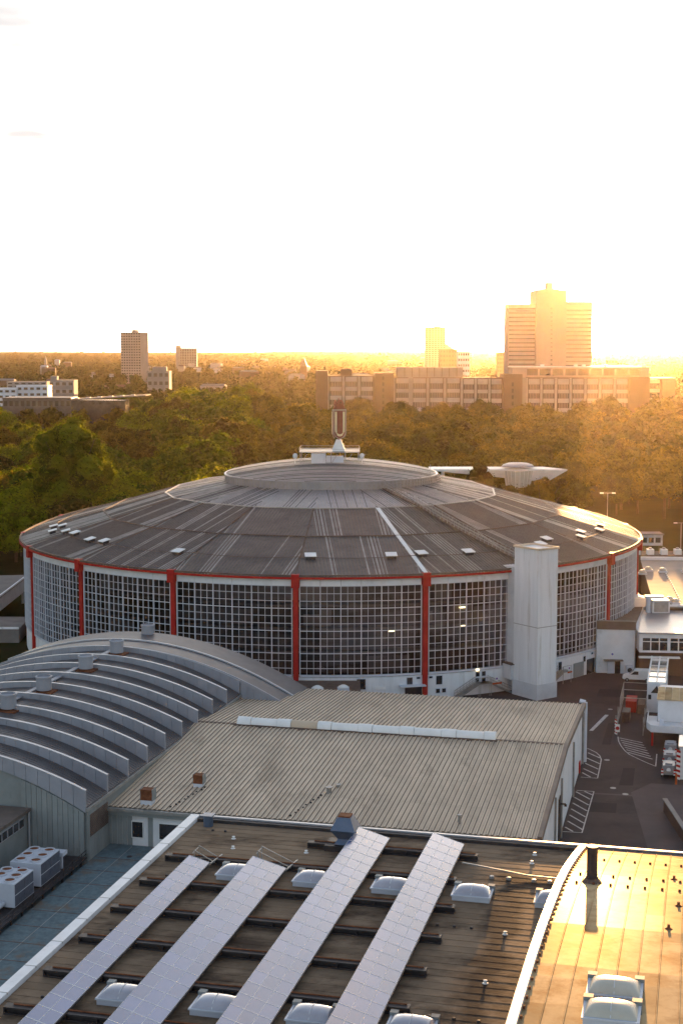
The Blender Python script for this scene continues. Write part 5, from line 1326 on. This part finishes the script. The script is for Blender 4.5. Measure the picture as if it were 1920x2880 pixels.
block('far_block', 'faint little block right of the high-rise in the glare', 1900, 1708, 1736, 1014, 20, 14, M['pinkblock'], 6, 3, cat='building')
WO = block('white_office', 'white office wing with dark strip windows at the left edge', 960, 47, 135, 1087, 18, 14, M['white'], 5, 5, cat='office block', band=M['white2'])
WO2 = block('white_office', 'lower white office wing cut by the left picture edge', 955, -40, 47, 1095, 18, 14, M['white'], 5, 5, cat='office block', band=M['white2'])
block('stair_block', 'grey rooftop storey set back over the white office', 975, 20, 132, 1076, 30, 10, M['concrete'], 5, 6, cat='building')
block('brown_annex_block', 'low brown block between the white office and the trees', 1040, 136, 208, 1072, 18, 16, M['concrete'], 4, 4, cat='building', band=M['spandrel'], top=(-.9,-.4,3.5))
block('corner_apartments', 'grey and cream apartment house with balconies among the trees', 1150, 414, 476, 1046, 18, 16, M['concrete'], 4, 4, cat='apartment house', top=(-.6,.7,4))
LO = block('dark_long_building', 'long dark flat-roofed building behind the left treetops', 800, 8, 200, 1122, 14, 20, M['roofdark'], 3, 12, cat='building')
g = MB(); x0, z1 = wp(195,1124,800); x1, _ = wp(390,1112,800); cx = LO.location.x
g.add([(x0-cx,-1,z1-14.4),(x1-cx,30,z1-13),(x1-cx,52,z1-13),(x0-cx,20,z1-14.4),(x0-cx,-1,z1-13.8),(x1-cx,30,z1-12.4),(x1-cx,52,z1-12.4),(x0-cx,20,z1-13.8)],[(3,2,1,0),(4,5,6,7),(0,1,5,4),(1,2,6,5),(2,3,7,6),(3,0,4,7)]); part('flat_roof', g, M['roofgrey'], LO)
g = MB(); g.box(x0-cx,x0-cx+30,1,18,0,z1-14.5); part('roof_support', g, M['darkwin'], LO)
for j in range(6):
    g = MB(); xx = x0-cx+2+5.4*j; yy = 5+5*j; g.box(xx,xx+2.2,yy,yy+3,z1-14+.2*j,z1-13.2+.2*j); part('rooflight', g, M['rooflight'], LO)
# steeples
def steeple(name, label, D, u, vt, hw, m):
    x, zt_ = wp(u,vt,D); z0 = terrain_z(x,D); s_ = thing(name, label, 'church tower', (x,D,z0), 'L')
    H_ = zt_-z0; g = MB(); g.box(-hw,hw,0,2*hw,0,H_*.62); part('tower', g, M['brick' if m != 'concrete' else m], s_)
    g = MB(); g.add([(-hw*1.1,-hw*.1,H_*.62),(hw*1.1,-hw*.1,H_*.62),(hw*1.1,hw*2.1,H_*.62),(-hw*1.1,hw*2.1,H_*.62),(0,hw,H_)],[(0,1,4),(1,2,4),(2,3,4),(3,0,4),(3,2,1,0)]); part('spire', g, M[m], s_)
steeple('church', 'pale pointed church steeple on the hazy left skyline', 2600, 128, 1000, 2.2, 'concrete')
steeple('church', 'dark pointed church tower rising from trees left of the office block', 1750, 853, 1003, 4.2, 'roofdark')
# scattered houses
rh = random.Random(21)
def house(u, v, w_, h_, white, label, H_=8.5):
    best = None
    for D in range(900, 4200, 20):
        x = px(u, v, D).x; e = abs(toward((x,D,terrain_z(x,D)+H_))[1]-v)
        if best is None or e < best[0]: best = (e, D, x)
    _, D, x = best; z0 = terrain_z(x, D)
    hs = thing('house', label, 'house', (x,D,z0), 'L', group='houses among the distant trees', rz=rh.uniform(-.5,.5))
    g = MB(); eh = H_-h_; g.box(-w_/2,w_/2,0,9,-1,eh); part('wall', g, M['offwhite' if white else 'spandrel'], hs)
    g = MB(); g.add([(-w_/2-.4,-.4,eh),(w_/2+.4,-.4,eh),(w_/2+.4,9.4,eh),(-w_/2-.4,9.4,eh),(-w_/2-.4,4.5,H_),(w_/2+.4,4.5,H_)],[(0,1,5,4),(1,2,5),(2,3,4,5),(3,0,4),(3,2,1,0)]); part('roof', g, M['roofred' if not white else 'roofgrey'], hs)
    for q in range(3):
        g = MB(); xx = -w_/2+w_*(q+.5)/3; g.box(xx-.6,xx+.6,-.1,0,eh-2.6,eh-1.2); part('window', g, M['darkwin'], hs)
for u,v,w_,wh,lab in ((570,1032,30,1,'pale flat-looking house right of the slab block'),(612,1034,14,1,'small pale house second right of the slab block'),
        (715,1030,18,1,'white house peeking through trees above the bright wood'),(783,1030,14,1,'white house left of the dark church tower'),(800,1033,12,0,'tan house just left of the dark church tower'),
        (572,1076,16,1,'pale roof showing at the top edge of the sunlit wood'),(300,1052,16,1,'pale house left of the apartment tower foot'),(250,1047,12,1,'small pale house far left of the apartment tower'),
        (300,1084,14,0,'tan terraced house, first of the row below the apartment tower'),(322,1083,14,0,'tan terraced house, second of the row below the apartment tower'),(345,1082,14,0,'tan terraced house, third of the row below the apartment tower'),(367,1083,14,0,'tan terraced house, fourth of the row below the apartment tower'),
        (1108,1016,30,1,'white house with terraces above the left half of the office block'),(1066,1046,14,1,'white roof unit just behind the brick office core'),
        (690,1008,20,1,'faint pale house on the hill left of centre'),(745,1006,20,1,'faint pale house on the hill near centre')):
    house(u, v, w_, rh.uniform(2.0,3.2), wh, lab)

for i_ in range(24):
    u = rh.uniform(10, 900) if i_ < 18 else rh.uniform(960,1190); D = rh.uniform(1150, 3400); x = px(u, 1000, D).x; z0 = terrain_z(x, D); H_ = rh.uniform(11.5,14.5)
    hs = thing('low_building', 'tiny low-roofed building lost among the far trees', 'building', (x,D,z0), 'L', group='tiny buildings on the far plain', rz=rh.uniform(-.4,.4))
    w_ = rh.uniform(8,22); d_ = rh.uniform(9,16)
    g = MB(); g.box(-w_/2,w_/2,0,d_,-1,H_); part('wall', g, M[rh.choice(['brick','spandrel','concrete','concrete'])], hs)
    g = MB(); g.add([(-w_/2-.4,-.4,H_+.01),(w_/2+.4,-.4,H_+.01),(w_/2+.4,d_+.4,H_+.01),(-w_/2-.4,d_+.4,H_+.01),(-w_/2+1,d_/2,H_+1.6),(w_/2-1,d_/2,H_+1.6)],[(0,1,5,4),(1,2,5),(2,3,4,5),(3,0,4),(3,2,1,0)]); part('roof', g, M[rh.choice(['roofgrey','roofgrey','roofred','rooflight'])], hs)

# ================================================================== trees
def crown_mesh(name, seed, rx, hz, n, leaf, lobes, m, core=True, nu=9, nv=6):
    r_ = random.Random(seed); g = MB(); L_ = []
    cz = hz*.56; rz_ = hz*.42
    L_.append((0,0,cz,rx*.74,rz_*.86))
    for i in range(lobes):                      # billows spread over the crown surface
        f = (i+.5)/lobes; zz = 1-1.55*f; a = i*2.39996+r_.uniform(-.4,.4); q = math.sqrt(max(0,1-zz*zz))
        lr = rx*r_.uniform(.26,.44)
        k = r_.uniform(.60,.80)
        L_.append((rx*k*q*math.cos(a), rx*k*q*math.sin(a), cz+rz_*k*zz+r_.uniform(-.4,.4), lr, lr*r_.uniform(.75,.95)))
    tot = sum(l[3]**2 for l in L_)
    for li, (lx,ly,lz,lr,lh) in enumerate(L_):
        for q in range(max(4,int(n*lr*lr/tot*(.5 if li == 0 else 1)))):
            u = r_.uniform(-.8,1); a = r_.uniform(0,6.283); s_ = math.sqrt(1-u*u)
            d = Vector((s_*math.cos(a), s_*math.sin(a), u)); rr_ = r_.uniform(.74,1.06) if r_.random() < .85 else r_.uniform(1.03,1.28)
            p = Vector((lx+d.x*lr*rr_, ly+d.y*lr*rr_, lz+d.z*lh*rr_))
            cd_ = Vector((p.x/rx, p.y/rx, (p.z-cz)/rz_)); nrm = (d*.6+cd_*.6+Vector((r_.gauss(0,.5),r_.gauss(0,.5),r_.gauss(.05,.45)))).normalized()
            t = nrm.orthogonal().normalized(); t = Matrix.Rotation(r_.uniform(0,6.283),3,nrm) @ t; b = nrm.cross(t)
            k = leaf*r_.uniform(.6,1.4); k2 = k*r_.uniform(.55,.95)
            g.add([p-t*k, p-b*k2*.6+t*k*.2, p+t*k, p+b*k2], [(0,1,2,3)])
        if core:
            c_ = .80; vs_ = []
            for j in range(1,nv):
                for i in range(nu):
                    th = math.pi*j/nv; ph = 2*math.pi*i/nu+j*.5; w_ = c_*r_.uniform(.9,1.06)
                    vs_.append((lx+lr*w_*math.sin(th)*math.cos(ph), ly+lr*w_*math.sin(th)*math.sin(ph), lz+lh*w_*math.cos(th)))
            vs_ += [(lx,ly,lz+lh*c_),(lx,ly,lz-lh*c_)]; T_ = (nv-1)*nu
            fs = [(j*nu+i,(j+1)*nu+i,(j+1)*nu+(i+1)%nu,j*nu+(i+1)%nu) for j in range(nv-2) for i in range(nu)]+[(i,(i+1)%nu,T_) for i in range(nu)]+[((nv-2)*nu+(i+1)%nu,(nv-2)*nu+i,T_+1) for i in range(nu)]
            g.add(vs_, fs)
    return g
def trunk_mesh(seed, h, m):
    r_ = random.Random(seed); g = MB(); g.tube((0,0,-1),(0,0,h*.5),.42,7,r2=.28); 
    for i in range(5):
        a = r_.uniform(0,6.28); z = h*r_.uniform(.28,.5); e = h*r_.uniform(.6,.85); q = h*.2
        g.tube((0,0,z),(q*math.cos(a),q*math.sin(a),e),.2,5,r2=.06)
    return mesh_of('trunk', g, m)
PROT = []
for k_ in range(7):
    hz = (17,19,16,20,17,18,15)[k_]; rx = (8.2,9.2,7.6,8.6,9.4,7.2,6.8)[k_]
    me = {}
    for key in ('leaf','leafdark'):
        pass
    g = crown_mesh('crown', 100+k_, rx, hz, 7000, .36, 24, None)
    PROT.append((mesh_of('crown', g, M['leaf'], smooth=False), mesh_of('crown', g, M['leafdark']), trunk_mesh(k_, hz, M['bark']), hz, rx))
SIL = [(-200,1520),(75,1500),(160,1440),(480,1372),(660,1332),(870,1268),(1000,1268),(1235,1312),(1420,1372),(1700,1436),(1790,1495),(1800,1600),(2200,1640)]
def sil(u):
    for (a_,va),(b_,vb) in zip(SIL[:-1],SIL[1:]):
        if a_ <= u <= b_: return va+(vb-va)*(u-a_)/(b_-a_)
    return 1600
rt = random.Random(42); spots = []
y = 402.0
while y < 850:
    hw = y*.262+14; x = -hw+rt.uniform(0,8)
    while x < hw:
        xx = x+rt.uniform(-3,3); yy = y+rt.uniform(-4,4)
        ok = True
        if xx > 62 and yy < 512: ok = False
        if 18 < xx < 72 and yy < 446: ok = False
        if -2 < xx < 60 and yy < 410: ok = False
        if ((xx+2.2)/64)**2+((yy-312.5)/103)**2 < 1.18: ok = False
        if ok: spots.append((xx,yy))
        x += 14.2+rt.uniform(-2.5,4)+(yy-400)*.004
    y += 13.5
seen = []
for (x,y) in spots:
    pz = terrain_z(x,y); k_ = rt.randrange(7); s = rt.choice([.8,.92,1.0,1.08,1.2,1.35])*rt.uniform(.94,1.06)
    if x < -30: s *= 1.08
    H_ = PROT[k_][3]*s
    # low trees in front of the office facade, so that the facade stays visible
    if y > 700 and x > -35: s *= .72; H_ *= .72
    if x/y < -.125 and y > 560: s *= .70
    u, v = toward((x,y,pz+PROT[k_][3]*s))
    if -60 < u < 1980 and v < sil(u)+10: seen.append((PROT[k_][4]*s/y, x, y, pz, k_, s, u))
seen.sort(reverse=True)
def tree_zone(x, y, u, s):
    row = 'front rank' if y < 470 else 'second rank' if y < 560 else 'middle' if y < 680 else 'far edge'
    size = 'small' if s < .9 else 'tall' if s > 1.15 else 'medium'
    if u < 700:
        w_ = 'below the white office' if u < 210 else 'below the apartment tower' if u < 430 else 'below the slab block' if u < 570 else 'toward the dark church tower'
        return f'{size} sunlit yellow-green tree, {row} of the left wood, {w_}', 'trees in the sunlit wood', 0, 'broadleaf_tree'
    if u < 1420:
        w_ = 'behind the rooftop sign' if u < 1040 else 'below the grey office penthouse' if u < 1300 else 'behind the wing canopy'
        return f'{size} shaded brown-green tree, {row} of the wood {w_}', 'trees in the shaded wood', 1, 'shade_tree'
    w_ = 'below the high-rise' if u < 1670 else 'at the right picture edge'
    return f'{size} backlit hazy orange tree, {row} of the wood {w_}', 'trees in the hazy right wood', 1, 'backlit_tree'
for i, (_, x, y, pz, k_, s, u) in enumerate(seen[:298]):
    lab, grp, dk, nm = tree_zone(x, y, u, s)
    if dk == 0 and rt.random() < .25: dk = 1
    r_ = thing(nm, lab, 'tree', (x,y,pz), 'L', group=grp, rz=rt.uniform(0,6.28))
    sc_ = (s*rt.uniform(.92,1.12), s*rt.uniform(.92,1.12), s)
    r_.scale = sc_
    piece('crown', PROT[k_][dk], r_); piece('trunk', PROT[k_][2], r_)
def bigtree(x, y, hz, rx, seed, lab, m, n=11000, leaf=.27):
    r_ = thing('large_tree', lab, 'tree', (x,y,terrain_z(x,y)), 'L')
    part('crown', crown_mesh('crown', seed, rx, hz, n, leaf, 34, None), m, r_); piece('trunk', trunk_mesh(seed, hz, M['bark']), r_)
p = px(190,1150,420); bigtree(p.x, 420, p.z-terrain_z(p.x,420)+1.0, 11.5, 900, 'largest pale sunlit tree with feathery crown at left above the arena', M['leaf'])
p = px(1352,1275,426); bigtree(p.x, 426, p.z, 5.0, 901, 'small dark round tree beside the white wing canopy', M['leafdark'], 2500, .24)
p = px(1528,1306,424); bigtree(p.x, 424, p.z, 3.8, 902, 'slim dark tree standing in front of the wing canopy tip', M['leafdark'], 2000, .22)
for u_, v_, rx_, sd_, lab_ in ((1430,1332,4.6,903,'low dark bushy tree hiding the left foot of the wing canopy funnel'),(1484,1338,4.6,904,'low dark bushy tree hiding the right foot of the wing canopy funnel')):
    p = px(u_, v_, 425); bigtree(p.x, 425, p.z, rx_, sd_, lab_, M['leafdark'], 2200, .24)
# the rest of the wood, too many to count
g = MB(); rf = random.Random(77)
protos = [crown_mesh('x', 300+k_, 6.3, 17, 420, .6, 10, None, core=True, nu=6, nv=4) for k_ in range(4)]
def stamp(g, pr_, x, y, z, s, rot):
    c_, s_ = math.cos(rot)*s, math.sin(rot)*s; n_ = len(g.v)
    g.v += [(x+a*c_-b*s_, y+a*s_+b*c_, z+h*s) for a,b,h in pr_.v]; g.f += [tuple(q+n_ for q in f) for f in pr_.f]; g.m += [0]*len(pr_.f)
for (_, x, y, pz, k_, s, u) in seen[298:]: stamp(g, protos[k_%4], x, y, pz, s, rf.uniform(0,6.28))
if g.v: solo('woodland_crowns', g, M['leafdark'], 'farther tree crowns of the wood merging below the office block', 'wood', (0,0,0), 'W', kind='stuff')
g = MB(); far = [crown_mesh('x', 400+k_, 6.0, 12, 80, 1.1, 6, None, core=True, nu=5, nv=3) for k_ in range(3)]
far2 = [crown_mesh('x', 500+k_, 9.0, 12, 16, 2.4, 4, None, core=True, nu=5, nv=3) for k_ in range(3)]
D = 905.0
while D < 2400:
    hw = D*.245+20; step = 10+(D-770)*.011; x = -hw
    while x < hw:
        xx = x+rf.uniform(-5,5); yy = D+rf.uniform(-8,8)
        u, v = toward((xx,yy,terrain_z(xx,yy)))
        inside = (860 < u < 1930 and yy < 930) or (1400 < u < 1700 and 990 < yy < 1045) or (D < 1060 and -60 < u < 215 and yy > 930) or (790 < yy < 870 and u < 400)
        if not inside and rf.random() < .95: stamp(g, rf.choice(far), xx, yy, terrain_z(xx,yy)-1, rf.uniform(.7,1.25), rf.uniform(0,6.28))
        x += step
    D += step*1.15
while D < 9000:
    hw = D*.245+20; step = 26+(D-2400)*.016; x = -hw
    while x < hw:
        xx = x+rf.uniform(-20,20); yy = D+rf.uniform(-30,30)
        if rf.random() < .8: stamp(g, rf.choice(far2), xx, yy, terrain_z(xx,yy)-3, rf.uniform(.7,1.15), rf.uniform(0,6.28))
        x += step
    D += step*1.8
solo('distant_woods', g, M['leaffar'], 'distant treetops covering the town out to the hills', 'woods', (0,0,0), 'W', kind='stuff')

# ================================================================== haze
hz_ = MB().box(-9000, 9000, -300, 15000, -30, 135)
hm = bpy.data.materials.new('air_haze'); hm.use_nodes = True; N = hm.node_tree.nodes; N.clear()
o_ = N.new('ShaderNodeOutputMaterial'); pv_ = N.new('ShaderNodeVolumePrincipled')
pv_.inputs['Color'].default_value = (1,.80,.56,1); pv_.inputs['Density'].default_value = .000012; pv_.inputs['Anisotropy'].default_value = .88
hm.node_tree.links.new(pv_.outputs[0], o_.inputs['Volume'])
solo('haze', hz_, hm, 'pale evening haze hanging over the whole town', 'haze', (0,0,0), 'W', kind='stuff')
